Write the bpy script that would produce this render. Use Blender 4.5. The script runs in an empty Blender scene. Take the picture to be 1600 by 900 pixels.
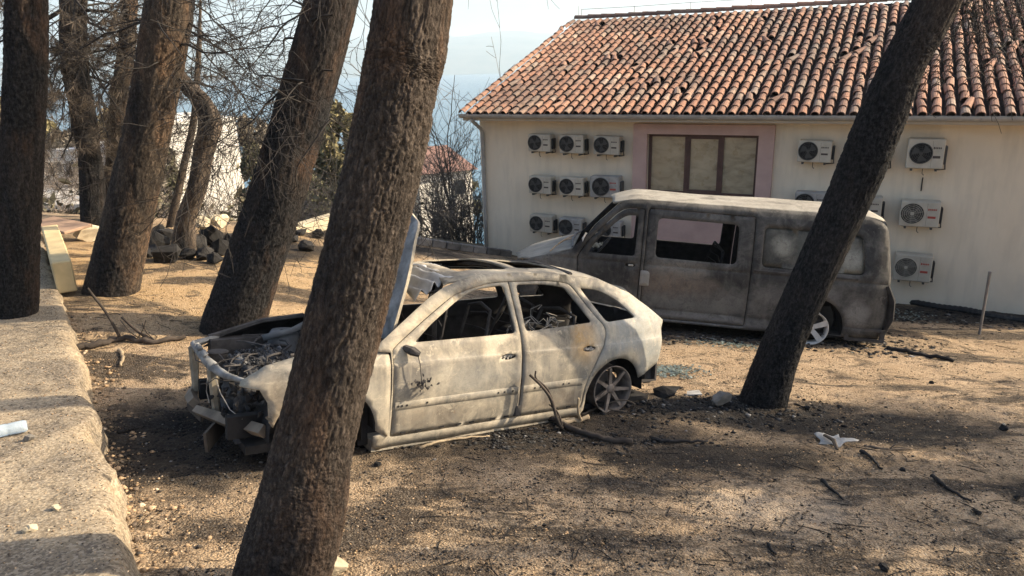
import bpy, bmesh, math, random
import numpy as np
from mathutils import Vector, Matrix, Euler
from mathutils.geometry import delaunay_2d_cdt
random.seed(11)
rng = np.random.default_rng(11)
SC = bpy.context.scene
COL = SC.collection
R_ = math.radians

# ------------------------------------------------------------------ camera
CAMZ = 3.0
FPX = 1130.0                      # focal length in photo pixels (1600 wide)
_p, _r = R_(17.0), R_(-1.6)
_f = np.array([0, math.cos(_p), -math.sin(_p)]); _x = np.array([1.0, 0, 0]); _u = np.cross(_x, _f)
_X = math.cos(_r) * _x + math.sin(_r) * _u
_U = -math.sin(_r) * _x + math.cos(_r) * _u
CM = np.array([_X, _U, _f])
CAMP = np.array([0, 0, CAMZ])
cd = bpy.data.cameras.new('camera'); cam = bpy.data.objects.new('camera', cd); COL.objects.link(cam)
cd.sensor_width = 36; cd.lens = FPX / 1600 * 36; cd.clip_start = .05; cd.clip_end = 30000
cam.matrix_world = Matrix(((_X[0], _U[0], -_f[0], 0), (_X[1], _U[1], -_f[1], 0), (_X[2], _U[2], -_f[2], CAMZ), (0, 0, 0, 1)))
SC.camera = cam

# ------------------------------------------------------------------ light
SUN_AZ, SUN_EL = R_(8), R_(29)    # azimuth from +X towards +Y
w = bpy.data.worlds.new('World'); SC.world = w; w.use_nodes = True
nt = w.node_tree; bg = nt.nodes['Background']
sky = nt.nodes.new('ShaderNodeTexSky'); sky.sky_type = 'NISHITA'; sky.sun_disc = False
sky.sun_elevation = SUN_EL; sky.sun_rotation = math.pi / 2 - SUN_AZ
sky.altitude = 100; sky.air_density = 1.0; sky.dust_density = 4.5; sky.ozone_density = 1.0
nt.links.new(sky.outputs[0], bg.inputs[0]); bg.inputs[1].default_value = 0.15
sd = bpy.data.lights.new('sun', 'SUN'); sd.energy = 5.0; sd.angle = R_(.5); sd.color = (1.0, .84, .62)
so = bpy.data.objects.new('sun', sd); COL.objects.link(so)
SUNV = Vector((math.cos(SUN_EL) * math.cos(SUN_AZ), math.cos(SUN_EL) * math.sin(SUN_AZ), math.sin(SUN_EL)))
so.rotation_euler = SUNV.to_track_quat('Z', 'Y').to_euler(); so.location = (20, 5, 20)
vs = SC.view_settings; vs.view_transform = 'Standard'; vs.look = 'None'; vs.gamma = 1; vs.exposure = 1.02
SC.cycles.use_denoising = True
SC.cycles.max_bounces = 6; SC.cycles.diffuse_bounces = 4; SC.cycles.volume_bounces = 1
SC.cycles.transparent_max_bounces = 6

# ------------------------------------------------------------------ maths
def ray(px, py):
    return np.array([(px - 800) / FPX, (450 - py) / FPX, 1.0]) @ CM
def at(px, py, Y):                 # point seen at a photo pixel, at distance Y in front
    d = ray(px, py); return CAMP + d * (Y / d[1])
def sstep(a, b, x):
    t = np.clip((np.asarray(x, float) - a) / (b - a), 0, 1); return t * t * (3 - 2 * t)
def _hash(ix, iy, iz, s=0):
    h = (ix.astype(np.int64) * 73856093) ^ (iy.astype(np.int64) * 19349663) ^ (iz.astype(np.int64) * 83492791) ^ (s * 2654435761)
    h = (h ^ (h >> 13)) * 1274126177 & 0x7fffffff
    h = (h ^ (h >> 15)) * 2246822519 & 0x7fffffff
    return ((h ^ (h >> 16)) & 0xffffff) / float(0xffffff)
def vnoise(x, y, z=0.0, s=0):
    x, y, z = np.broadcast_arrays(np.asarray(x, float), np.asarray(y, float), np.asarray(z, float))
    i, j, k = np.floor(x), np.floor(y), np.floor(z)
    u, v, t = x - i, y - j, z - k
    u = u * u * (3 - 2 * u); v = v * v * (3 - 2 * v); t = t * t * (3 - 2 * t)
    r = 0
    for a in (0, 1):
        for b in (0, 1):
            for c in (0, 1):
                r = r + _hash(i + a, j + b, k + c, s) * (u if a else 1 - u) * (v if b else 1 - v) * (t if c else 1 - t)
    return r * 2 - 1
def fbm(x, y, z=0.0, o=4, s=0):
    r, a, n = 0, 1, 0
    for q in range(o):
        f = 2.03 ** q
        r = r + a * vnoise(np.asarray(x) * f, np.asarray(y) * f, np.asarray(z) * f, s + q); n += a; a *= .5
    return r / n
def G0(x, y):                      # smooth lie of the land
    x = np.asarray(x, float); y = np.asarray(y, float)
    g = .32 - .0665 * (x + 1.41) - .1456 * (y - 4.5)
    h = np.interp(y, [6, 8, 16.4, 20], [0, .35, 1.1, 1.25]); sx = np.clip((1.5 - x) / 6, 0, 1)
    g = g + sx * h
    d = np.maximum(0, y - np.interp(x, [-6, -3, -1, 2], [14.2, 14.8, 17.0, 18.6])); g = g - .32 * d * d / (d + 4)
    g = g - np.where(x < -8, (-8 - x) * -.02, 0)
    g = np.where(y < 0, np.minimum(g, .99 - .06 * x - .05 * y), g)
    return np.maximum(g, -34)
def G(x, y):
    near = sstep(60, 20, np.abs(np.asarray(x, float)) + np.abs(np.asarray(y, float)))
    r = G0(x, y) + near * (.035 * fbm(np.asarray(x) * .9, np.asarray(y) * .9, 3.1, 3) + .012 * fbm(np.asarray(x) * 4, np.asarray(y) * 4, 1.7, 3))
    # hollow in front of the burnt car
    r = r - .05 * np.exp(-(((np.asarray(x) + 2.7) / .9) ** 2 + ((np.asarray(y) - 5.0) / .9) ** 2))
    return r
def hit(px, py, dz=0.0):           # point of the land seen at a photo pixel
    d = ray(px, py); t = 1.0
    for i in range(300):
        P = CAMP + d * t; e = P[2] - dz - float(G(P[0], P[1])); t += e * .5
        if abs(e) < 1e-4: break
    return CAMP + d * t

# ------------------------------------------------------------------ objects
def tag(o, label=None, cat=None, group=None, kind=None):
    if label: o['label'] = label
    if cat: o['category'] = cat
    if group: o['group'] = group
    if kind: o['kind'] = kind
    return o
def thing(name, label, cat, loc=(0, 0, 0), rot=(0, 0, 0), group=None):
    o = bpy.data.objects.new(name, None); COL.objects.link(o); o.empty_display_size = .2
    o.location = loc; o.rotation_euler = rot
    return tag(o, label, cat, group)
def link(name, me, parent=None, loc=(0, 0, 0), rot=(0, 0, 0)):
    o = bpy.data.objects.new(name, me); COL.objects.link(o); o.parent = parent
    o.location = loc; o.rotation_euler = rot
    return o
def mesh(name, V, F, mats, midx=None, smooth=False):
    me = bpy.data.meshes.new(name)
    V = np.asarray(V, float)
    if isinstance(F, np.ndarray):
        me.vertices.add(len(V)); me.vertices.foreach_set('co', V.ravel())
        k = F.shape[1]; me.loops.add(F.size); me.polygons.add(len(F))
        me.loops.foreach_set('vertex_index', F.ravel().astype(np.int32))
        me.polygons.foreach_set('loop_start', np.arange(0, F.size, k, dtype=np.int32))
        me.polygons.foreach_set('loop_total', np.full(len(F), k, dtype=np.int32))
        me.update(calc_edges=True)
    else:
        me.from_pydata([tuple(v) for v in V], [], F)
    if not isinstance(mats, (list, tuple)): mats = [mats]
    for m in mats: me.materials.append(m)
    if midx is not None: me.polygons.foreach_set('material_index', np.asarray(midx, dtype=np.int32))
    if smooth: me.polygons.foreach_set('use_smooth', np.ones(len(me.polygons), bool))
    me.update()
    return me
def obj(name, V, F, mats, parent=None, midx=None, smooth=False, loc=(0, 0, 0), rot=(0, 0, 0)):
    return link(name, mesh(name, V, F, mats, midx, smooth), parent, loc, rot)
class MB:                          # collects pieces of ONE object
    def __init__(s): s.V = []; s.F = []
    def add(s, V, F):
        n = len(s.V); s.V += [tuple(v) for v in V]; s.F += [tuple(int(i) + n for i in f) for f in F]; return s
    def box(s, c, d, rot=None, bev=0.0):
        hx, hy, hz = d[0] / 2, d[1] / 2, d[2] / 2
        if bev > 0:
            b = min(bev, hx * .9, hy * .9, hz * .9); V = []; 
            for sx in (-1, 1):
                for sy in (-1, 1):
                    for sz in (-1, 1):
                        V += [(sx * hx, sy * (hy - b), sz * (hz - b)), (sx * (hx - b), sy * hy, sz * (hz - b)), (sx * (hx - b), sy * (hy - b), sz * hz)]
            V = np.array(V); F = []
            def ix(sx, sy, sz, k): return ((sx > 0) * 4 + (sy > 0) * 2 + (sz > 0)) * 3 + k
            for sg in (-1, 1):
                q = [(-1, -1), (1, -1), (1, 1), (-1, 1)]
                f = [ix(sg, a, b_, 0) for a, b_ in q]; F.append(f if sg > 0 else f[::-1])
                f = [ix(a, sg, b_, 1) for a, b_ in q]; F.append(f[::-1] if sg > 0 else f)
                f = [ix(a, b_, sg, 2) for a, b_ in q]; F.append(f if sg > 0 else f[::-1])
            for a in (-1, 1):
                for b_ in (-1, 1):
                    F.append([ix(a, b_, -1, 0), ix(a, b_, 1, 0), ix(a, b_, 1, 1), ix(a, b_, -1, 1)])
                    F.append([ix(a, -1, b_, 0), ix(a, 1, b_, 0), ix(a, 1, b_, 2), ix(a, -1, b_, 2)])
                    F.append([ix(-1, a, b_, 1), ix(1, a, b_, 1), ix(1, a, b_, 2), ix(-1, a, b_, 2)])
                    for c_ in (-1, 1): F.append([ix(a, b_, c_, 0), ix(a, b_, c_, 1), ix(a, b_, c_, 2)])
            # orient faces outwards
            G_ = []
            for f in F:
                p = V[f]; nrm = np.cross(p[1] - p[0], p[2] - p[0])
                G_.append(f if nrm @ p.mean(0) > 0 else f[::-1])
            F = G_
        else:
            V = np.array([(x, y, z) for x in (-hx, hx) for y in (-hy, hy) for z in (-hz, hz)])
            F = [(0, 1, 3, 2), (4, 6, 7, 5), (0, 4, 5, 1), (2, 3, 7, 6), (0, 2, 6, 4), (1, 5, 7, 3)]
        if rot is not None: V = V @ np.array(Euler(rot).to_matrix()).T
        return s.add(V + np.array(c), F)
    def tube(s, pts, r, n=8, cap=True, jit=0.0):
        P = np.array(pts, float); m = len(P); r = np.full(m, r) if np.isscalar(r) else np.array(r, float)
        T = np.gradient(P, axis=0); T /= np.linalg.norm(T, axis=1)[:, None] + 1e-9
        a = np.array([0, 0, 1.0]) if abs(T[0][2]) < .9 else np.array([1.0, 0, 0])
        V = []
        for i in range(m):
            a = a - T[i] * (a @ T[i]); a /= np.linalg.norm(a) + 1e-9; b = np.cross(T[i], a)
            th = np.linspace(0, 2 * math.pi, n, endpoint=False)
            rr = r[i] * (1 + jit * (rng.random(n) - .5))
            V += list(P[i] + (np.cos(th) * rr)[:, None] * a + (np.sin(th) * rr)[:, None] * b)
        F = [(i * n + k, i * n + (k + 1) % n, (i + 1) * n + (k + 1) % n, (i + 1) * n + k) for i in range(m - 1) for k in range(n)]
        if cap: F += [tuple(range(n))[::-1], tuple((m - 1) * n + k for k in range(n))]
        return s.add(V, F)
    def lathe(s, prof, n=24, axis='y', c=(0, 0, 0), close=False):     # prof: (radius, along)
        V = []; k = len(prof)
        for i in range(n):
            a = 2 * math.pi * i / n
            for r, h in prof:
                x, z = r * math.cos(a), r * math.sin(a)
                V.append({'y': (x, h, z), 'z': (x, z, h), 'x': (h, x, z)}[axis])
        F = []
        for i in range(n):
            for j in range(k if close else k - 1):
                j2 = (j + 1) % k
                F.append((i * k + j, ((i + 1) % n) * k + j, ((i + 1) % n) * k + j2, i * k + j2))
        return s.add(np.array(V) + np.array(c), F)
    def chunk(s, c, d):             # a broken angular lump
        V = np.array([(1, 0, 0), (-1, 0, 0), (0, 1, 0), (0, -1, 0), (0, 0, 1), (0, 0, -1)], float) * np.array(d) * .5
        V = V * (1 + .6 * (rng.random((6, 1)) - .5)) + np.array(d).mean() * .3 * (rng.random((6, 3)) - .5)
        V = V @ np.array(Euler(tuple(rng.random(3) * 6)).to_matrix()).T
        return s.add(V + np.array(c), [(0, 2, 4), (2, 1, 4), (1, 3, 4), (3, 0, 4), (2, 0, 5), (1, 2, 5), (3, 1, 5), (0, 3, 5)])
    def build(s, name, mat, parent=None, smooth=False, loc=(0, 0, 0), rot=(0, 0, 0)):
        return obj(name, s.V, s.F, mat, parent, None, smooth, loc, rot)
    def me(s, name, mat, smooth=False): return mesh(name, s.V, s.F, mat, None, smooth)

# ------------------------------------------------------------------ materials
class NM:
    def __init__(s, name, rough=.8, metal=0.0, spec=.3):
        s.m = bpy.data.materials.new(name); s.m.use_nodes = True; s.t = s.m.node_tree
        s.b = s.t.nodes['Principled BSDF']; s.b.inputs['Roughness'].default_value = rough
        s.b.inputs['Metallic'].default_value = metal; s.b.inputs['Specular IOR Level'].default_value = spec
        s.tc = s.t.nodes.new('ShaderNodeTexCoord'); s.co = s.tc.outputs['Object']
    def nd(s, kind, ins=None, out=0, **pr):
        n = s.t.nodes.new('ShaderNode' + kind)
        for k, v in pr.items(): setattr(n, k, v)
        for k, v in (ins or {}).items():
            if hasattr(v, 'is_output'): s.t.links.new(v, n.inputs[k])
            else: n.inputs[k].default_value = v
        return n.outputs[out]
    def map(s, scale, loc=(0, 0, 0), co=None): return s.nd('Mapping', {'Vector': co or s.co, 'Scale': scale, 'Location': loc})
    def noise(s, sc, det=5, rough=.6, co=None, dist=0.0, out=0):
        return s.nd('TexNoise', {'Vector': co or s.co, 'Scale': sc, 'Detail': det, 'Roughness': rough, 'Distortion': dist}, out=out)
    def vor(s, sc, co=None, feat='F1', out=0, rnd=1.0):
        return s.nd('TexVoronoi', {'Vector': co or s.co, 'Scale': sc, 'Randomness': rnd}, out=out, feature=feat)
    def ramp(s, f, stops, interp='LINEAR'):
        n = s.t.nodes.new('ShaderNodeValToRGB'); s.t.links.new(f, n.inputs[0]); e = n.color_ramp.elements; n.color_ramp.interpolation = interp
        while len(e) < len(stops): e.new(.5)
        for i, (p, c) in enumerate(stops):
            e[i].position = p; c = (c, c, c) if np.isscalar(c) else c; e[i].color = (*c, 1)
        return n.outputs[0]
    def mix(s, f, a, b, bt='MIX'):
        n = s.t.nodes.new('ShaderNodeMix'); n.data_type = 'RGBA'; n.blend_type = bt
        for sock, v in ((n.inputs[0], f), (n.inputs[6], a), (n.inputs[7], b)):
            if hasattr(v, 'is_output'): s.t.links.new(v, sock)
            else: sock.default_value = v if np.isscalar(v) else (*v, 1)
        return n.outputs[2]
    def mth(s, op, a, b=0.0):
        n = s.t.nodes.new('ShaderNodeMath'); n.operation = op
        for sock, v in ((n.inputs[0], a), (n.inputs[1], b)):
            if hasattr(v, 'is_output'): s.t.links.new(v, sock)
            else: sock.default_value = v
        return n.outputs[0]
    def spot(s, c, r, wob=.35, nsc=2.0, soft=.35):   # 1 inside a blot at c with radii r, ragged rim
        d = s.nd('Mapping', {'Vector': s.co, 'Location': (-c[0] / r[0], -c[1] / r[1], -c[2] / r[2]), 'Scale': (1 / r[0], 1 / r[1], 1 / r[2])})
        l = s.nd('VectorMath', {0: d}, out='Value', operation='LENGTH')
        n = s.mth('MULTIPLY', s.mth('SUBTRACT', s.noise(nsc, 5), .5), 2 * wob * 2)
        return s.ramp(s.mth('ADD', l, n), [(max(0, 1 - soft) / 2, 1.0), (min(1, (1 + soft) / 2), 0.0)]) if False else \
            s.nd('MapRange', {'Value': s.mth('ADD', l, n), 'From Min': 1 - soft, 'From Max': 1 + soft, 'To Min': 1.0, 'To Max': 0.0})
    def bump(s, h, strength=.5, dist=.01, nrm=None):
        ins = {'Height': h, 'Strength': strength, 'Distance': dist}
        if nrm is not None: ins['Normal'] = nrm
        return s.nd('Bump', ins)
    def out(s, col=None, rough=None, nrm=None):
        for k, v in (('Base Color', col), ('Roughness', rough), ('Normal', nrm)):
            if v is None: continue
            if hasattr(v, 'is_output'): s.t.links.new(v, s.b.inputs[k])
            else: s.b.inputs[k].default_value = v if np.isscalar(v) else (*v, 1)
        return s.m
def plain(name, c, var=.25, sc=12, rough=.8, metal=0.0, bump=.2, spec=.3, isl=0.0, orand=0.0):
    m = NM(name, rough, metal, spec)
    d = tuple(x * (1 - var) for x in c); l = tuple(min(1, x * (1 + var)) for x in c)
    col = m.ramp(m.noise(sc, 6), [(.3, d), (.7, l)])
    if isl:
        r = m.nd('NewGeometry', out='Random Per Island'); col = m.mix(1.0, col, m.ramp(r, [(0, 1 - isl), (1, 1 + isl)]), 'MULTIPLY')
    if orand:
        r = m.nd('ObjectInfo', out='Random'); col = m.mix(1.0, col, m.ramp(r, [(0, 1 - orand), (1, 1 + orand)]), 'MULTIPLY')
    return m.out(col, None, m.bump(m.noise(sc * 6, 4), bump, .004))

def m_ground():
    m = NM('dry_scorched_soil', .95, 0, .1)
    soil = m.ramp(m.noise(1.3, 8, .66), [(.30, (.25, .178, .112)), (.5, (.385, .285, .185)), (.70, (.49, .375, .255))])
    left = m.spot((-5.0, 10.8, 0), (3.6, 3.2, 9), .3, 1.2, .4)  # yellow blot paints the sunlit look of the back-left ground into the soil
    soil = m.mix(m.mth('MULTIPLY', left, .6), soil, (.56, .365, .16))
    g1 = m.nd('SeparateColor', {'Color': m.vor(80, out='Color')}); g2 = m.nd('SeparateColor', {'Color': m.vor(30, out='Color')})
    soil = m.mix(.36, soil, m.ramp(g1, [(0, (.06, .045, .03)), (.35, (.26, .175, .10)), (.8, (.50, .36, .22)), (1, (.66, .54, .39))]))
    soil = m.mix(.12, soil, m.ramp(g2, [(0, (.08, .06, .045)), (.5, (.34, .24, .15)), (1, (.60, .48, .34))]))
    ash = m.mix(.45, m.ramp(m.noise(14, 6, .7), [(.35, (.012, .012, .012)), (.6, (.040, .037, .035)), (.8, (.12, .11, .10))]), m.ramp(g1, [(0, (.008, .008, .008)), (.7, (.040, .036, .034)), (1, (.20, .18, .155))]))
    bands = m.noise(.95, 9, .68, m.map((.42, 1.15, 1), (2.3, 1.1, 0)), dist=.8)
    blot = m.nd('MapRange', {'Value': bands, 'From Min': .508, 'From Max': .570})
    col = m.mix(m.mth('MULTIPLY', blot, .80), soil, ash)
    mid = m.nd('MapRange', {'Value': m.noise(3.2, 9, .75, dist=.7), 'From Min': .53, 'From Max': .59})
    col = m.mix(m.mth('MULTIPLY', mid, .62), col, ash)
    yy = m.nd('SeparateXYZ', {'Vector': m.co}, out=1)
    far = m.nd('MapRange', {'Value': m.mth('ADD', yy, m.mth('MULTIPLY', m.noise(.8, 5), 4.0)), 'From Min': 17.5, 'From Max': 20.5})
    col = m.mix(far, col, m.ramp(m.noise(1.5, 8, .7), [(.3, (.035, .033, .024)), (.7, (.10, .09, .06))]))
    speck = m.nd('MapRange', {'Value': m.noise(26, 5, .75), 'From Min': .60, 'From Max': .66})
    col = m.mix(m.mth('MULTIPLY', speck, .6), col, (.045, .038, .032))
    char = m.ramp(m.noise(9, 7, .7), [(.3, (.006, .006, .007)), (.6, (.020, .020, .020)), (.8, (.10, .098, .095))])
    f = None
    for c, r in [((-2.45, 5.1, 0), (1.2, 1.0, 9)), ((-.5, 5.8, -.1), (2.3, 1.15, 9)), ((2.7, 10.2, -1), (3.1, 1.2, 9)), ((1.75, 6.15, -.2), (1.0, .42, 9)), ((3.0, 5.85, -.1), (1.25, .5, 9)), ((1.6, 5.0, .1), (1.2, .30, 9)), ((-4.6, 12.6, 0), (2.3, .9, 9)), ((-2.9, 14.6, -.5), (2.0, .7, 9)), ((8.3, 12.0, -1.4), (4.5, .9, 9)), ((4.2, 4.5, 0), (.9, .25, 9))]:
        sp = m.spot(c, r, .36, 2.2, .3); f = sp if f is None else m.mth('MAXIMUM', f, sp)
    col = m.mix(m.mth('MULTIPLY', f, .90), col, m.mix(.3, char, ash))
    pale = m.spot((1.75, 4.15, 0), (.6, .3, 9), .5, 3, .5)
    col = m.mix(m.mth('MULTIPLY', pale, .26), col, (.34, .32, .29))
    h = m.mth('ADD', m.noise(45, 6, .7), m.mth('MULTIPLY', m.vor(70), .7))
    return m.out(col, None, m.bump(h, 1.0, .022))
def m_bark(name, base, red, charamt, deep):
    m = NM(name, .92, 0, .15)
    co = m.map((1, 1, .3))
    pl = m.nd('Attribute', out='Fac', attribute_name='plate')
    gr = m.nd('Attribute', out='Fac', attribute_name='ridge')
    col = m.ramp(pl, [(0, tuple(b * .55 for b in base)), (.6, base), (1, tuple(b * 1.55 for b in base))])
    col = m.mix(m.nd('MapRange', {'Value': m.noise(3, 5, .6, co), 'From Min': .48, 'From Max': .66}), col, red)
    col = m.mix(m.mth('MULTIPLY', m.mth('SUBTRACT', 1.0, gr), .55), col, deep)
    ch = m.nd('MapRange', {'Value': m.noise(1.3, 6, .65, co), 'From Min': 1 - charamt - .12, 'From Max': 1 - charamt + .08})
    col = m.mix(ch, col, m.ramp(m.noise(30, 4), [(.35, (.008, .008, .009)), (.7, (.035, .034, .034))]))
    fl = m.noise(52, 6, .72, m.map((1, 1, .38)), dist=.4)
    col = m.mix(.75, col, m.mix(1.0, col, m.ramp(fl, [(.30, .25), (.5, .9), (.68, 2.1)]), 'MULTIPLY'))
    h = m.mth('ADD', fl, m.mth('MULTIPLY', m.noise(150, 4, .7, m.map((1, 1, .5))), .5))
    return m.out(col, None, m.bump(h, 1.0, .022))
def m_wreck(name, light, mid, dark, rust, fdark, spots=(), frust=.25, rough=.72, upper=None):
    m = NM(name, rough, .0, .25)
    big = m.noise(1.7, 7, .62, dist=.5); col = m.ramp(big, [(.32, mid), (.55, light), (.75, tuple(min(1, c * 1.2) for c in light))])
    blot = m.nd('MapRange', {'Value': m.noise(2.6, 8, .68, m.map((1, 1, 1), (4, 1, 7)), dist=.8), 'From Min': 1 - fdark - .1, 'From Max': 1 - fdark + .1})
    col = m.mix(m.mth('MULTIPLY', blot, .8), col, dark)
    ru = m.nd('MapRange', {'Value': m.noise(3.5, 8, .7, m.map((1, 1, 1), (9, 2, 3))), 'From Min': .62, 'From Max': .74})
    col = m.mix(m.mth('MULTIPLY', ru, frust), col, rust)
    for c, r, cc, am in spots: col = m.mix(m.mth('MULTIPLY', m.spot(c, r, .4, 5, .5), am), col, cc)
    med = m.noise(7, 9, .75, dist=1.0); col = m.mix(m.mth('MULTIPLY', m.ramp(med, [(.50, 0.0), (.60, 1.0)]), .40), col, mid); col = m.mix(m.mth('MULTIPLY', m.ramp(med, [(.36, 1.0), (.45, 0.0)]), .35), col, tuple(min(1, c * 1.3) for c in light))
    fk = m.noise(13, 12, .80, dist=.6)
    col = m.mix(m.nd('MapRange', {'Value': fk, 'From Min': .585, 'From Max': .60, 'To Max': .55}), col, mid)
    col = m.mix(m.nd('MapRange', {'Value': fk, 'From Min': .655, 'From Max': .665, 'To Max': .6}), col, rust)
    fk2 = m.noise(6, 12, .78, m.map((1, 1, 1), (3, 8, 1)), dist=.9)
    col = m.mix(m.nd('MapRange', {'Value': fk2, 'From Min': .60, 'From Max': .612, 'To Max': .5}), col, tuple(min(1, c * 1.35) for c in light))
    fine = m.noise(55, 5, .7)
    col = m.mix(m.mth('MULTIPLY', m.ramp(fine, [(.45, 0.0), (.65, 1.0)]), .18), col, dark)
    strk = m.noise(9, 4, .6, m.map((1.5, 1.5, .22)))
    col = m.mix(m.mth('MULTIPLY', m.ramp(strk, [(.52, 0.0), (.66, 1.0)]), .22), col, tuple(min(1, c * 1.35) for c in light))
    return m.out(col, m.ramp(big, [(.3, rough + .12), (.7, rough - .1)]), m.bump(m.noise(90, 4), .12, .003, m.bump(m.noise(4, 4), .25, .02)))
def m_tile(name, island):
    m = NM(name, .85, 0, .2)
    r = m.nd('NewGeometry', out='Random Per Island') if island else m.nd('ObjectInfo', out='Random')
    col = m.ramp(r, [(0, (.20, .115, .082)), (.3, (.285, .150, .098)), (.6, (.335, .19, .128)), (.85, (.37, .245, .172)), (1, (.42, .32, .245))])
    gpos = m.nd('NewGeometry', out='Position')
    n_ = m.mth('ADD', m.noise(.38, 9, .74, gpos, dist=.6), m.mth('MULTIPLY', m.mth('SUBTRACT', r, .5), .16))
    so_ = m.nd('MapRange', {'Value': n_, 'From Min': .45, 'From Max': .58})
    col = m.mix(m.mth('MULTIPLY', so_, .68), col, m.ramp(m.noise(5, 4, .6, gpos), [(.3, (.028, .025, .024)), (.7, (.15, .115, .10))]))
    col = m.mix(m.ramp(m.noise(11, 7, .75, gpos), [(.50, 0.0), (.68, .65)]), col, (.06, .05, .046))
    return m.out(col, None, m.bump(m.noise(60, 4, .6, gpos), .3, .004))

# where the two wrecks stand (burnt down on to their rims)
CAR_POS = (-.749, 5.973, -.075); CAR_ROT = (R_(5.89), R_(-8.24), R_(211.57)); CAR_RZ = .345
VAN_POS = (2.5, 10.408, -.813); VAN_ROT = (R_(5.5), R_(-4.25), R_(170.3)); VAN_RZ = .34

# ================================================================== the setting
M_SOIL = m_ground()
def axis(dense0, dense1, step, lo, hi):
    a = list(np.arange(dense0, dense1 + 1e-6, step)); s = step; x = a[-1]
    while x < hi: s *= 1.22; x += s; a.append(x)
    s = step; x = a[0]
    while x > lo: s *= 1.22; x -= s; a.insert(0, x)
    return np.array(a)
gx = axis(-9.0, 9.5, .05, -320, 320); gy = axis(1.6, 17, .05, -160, 330)
XX, YY = np.meshgrid(gx, gy)
ZZ = G(XX, YY)
nearm = sstep(22, 12, np.hypot(XX, YY - 5))
ZZ = ZZ + nearm * (.016 * fbm(XX * 7, YY * 7, .3, 4) + .008 * vnoise(XX * 17, YY * 17, .2))
nx, ny = len(gx), len(gy)
ii = np.arange(nx * ny).reshape(ny, nx)
F = np.stack([ii[:-1, :-1], ii[:-1, 1:], ii[1:, 1:], ii[1:, :-1]], -1).reshape(-1, 4)
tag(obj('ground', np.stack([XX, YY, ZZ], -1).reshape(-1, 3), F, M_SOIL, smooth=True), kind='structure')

# sea and the far island
m = NM('sea_water', .12, 0, .5)
M_SEA = m.out((.012, .075, .12), .22, m.bump(m.noise(.05, 6, .6), .35, 2.0))
obj('sea', [(-9000, 60, -30), (9000, 60, -30), (9000, 9000, -30), (-9000, 9000, -30)], [(0, 1, 2, 3)], M_SEA)['kind'] = 'structure'
m = NM('island_slope', .95, 0, .05)
M_ISL = m.out(m.ramp(m.noise(.006, 6), [(.3, (.05, .075, .04)), (.7, (.16, .15, .10))]))
hx_ = np.linspace(-6500, 6500, 160); hy_ = np.linspace(4300, 7500, 24)
HX, HY = np.meshgrid(hx_, hy_)
prof = np.sin(np.clip((HY - 4300) / 3200, 0, 1) * math.pi) ** .7
HZ = -32 + prof * (255 + 55 * fbm(HX / 1500, 1.5, 0, 4) + 26 * fbm(HX / 320, HY / 320, 2, 4))
ii = np.arange(HX.size).reshape(HX.shape); F = np.stack([ii[:-1, :-1], ii[:-1, 1:], ii[1:, 1:], ii[1:, :-1]], -1).reshape(-1, 4)
obj('island_hills', np.stack([HX, HY, HZ], -1).reshape(-1, 3), F, M_ISL, smooth=True)['kind'] = 'structure'

# raised concrete path on the left: top sheet, broken edge and the face below it
m = NM('worn_concrete', .95, 0, .1)
c1 = m.ramp(m.noise(1.8, 8, .68), [(.3, (.17, .130, .088)), (.5, (.30, .240, .165)), (.72, (.43, .35, .24))])
c1 = m.mix(m.nd('MapRange', {'Value': m.noise(.9, 7, .68, dist=.5), 'From Min': .47, 'From Max': .58}), c1, (.12, .10, .08))
c1 = m.mix(.32, c1, m.ramp(m.nd('SeparateColor', {'Color': m.vor(70, out='Color')}), [(0, (.06, .05, .04)), (.5, (.34, .27, .18)), (1, (.62, .53, .40))]))
c1 = m.mix(m.nd('MapRange', {'Value': m.noise(11, 7, .75), 'From Min': .55, 'From Max': .68}), c1, (.065, .055, .045))
M_CONC = m.out(c1, None, m.bump(m.mth('ADD', m.noise(40, 6, .7), m.mth('MULTIPLY', m.vor(48), .6)), .7, .012))
E0 = np.array([-1.75, 2.83]); ED = np.array([-.560, .8285]); EN = np.array([-.8285, -.560])   # along the edge / away from the lot
def slab_z(y): return np.interp(y, [-6, 0, 2.83, 5.66, 11.3, 16, 30], [1.6, 1.12, .82, .57, .47, .42, .3])
def slab_edge(t): # ragged offset of the edge
    return .05 * fbm(t * .9, 4.2, 0, 3) + .05 * fbm(t * 3.5, 1.2, 0, 3) * sstep(5, 1.5, t) + .13 * sstep(1.8, -.8, t) + .10 * np.exp(-((t - 2.1) / .35) ** 2)
tt = np.arange(-7, 12.6, .05); ww = np.r_[np.arange(0, 2.0, .05), np.arange(2.0, 9.0, .25)]
T, W = np.meshgrid(tt, ww)
px_ = E0[0] + ED[0] * T + EN[0] * (W + slab_edge(T)); py_ = E0[1] + ED[1] * T + EN[1] * (W + slab_edge(T))
rnd_ = -.03 * np.exp(-W / .05) * (1 + .7 * fbm(T * 4, 7, 0, 2))
pz_ = slab_z(py_) + .016 * fbm(px_ * 1.6, py_ * 1.6, 0, 4) + .006 * fbm(px_ * 9, py_ * 9, 5, 3) + rnd_
V = np.stack([px_, py_, pz_], -1).reshape(-1, 3); ii = np.arange(T.size).reshape(T.shape)
F = np.stack([ii[:-1, :-1], ii[:-1, 1:], ii[1:, 1:], ii[1:, :-1]], -1).reshape(-1, 4)[:, ::-1]
fr = []                             # face rows under the edge
for q, dz in enumerate((.06, .14, .22, .32, .6)):
    e = slab_edge(tt) - .02 - .02 * q + .035 * fbm(tt * 5, q * 1.7, 0, 3)
    x = E0[0] + ED[0] * tt + EN[0] * e; y = E0[1] + ED[1] * tt + EN[1] * e
    fr.append(np.stack([x, y, slab_z(y) - dz], -1))
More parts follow.
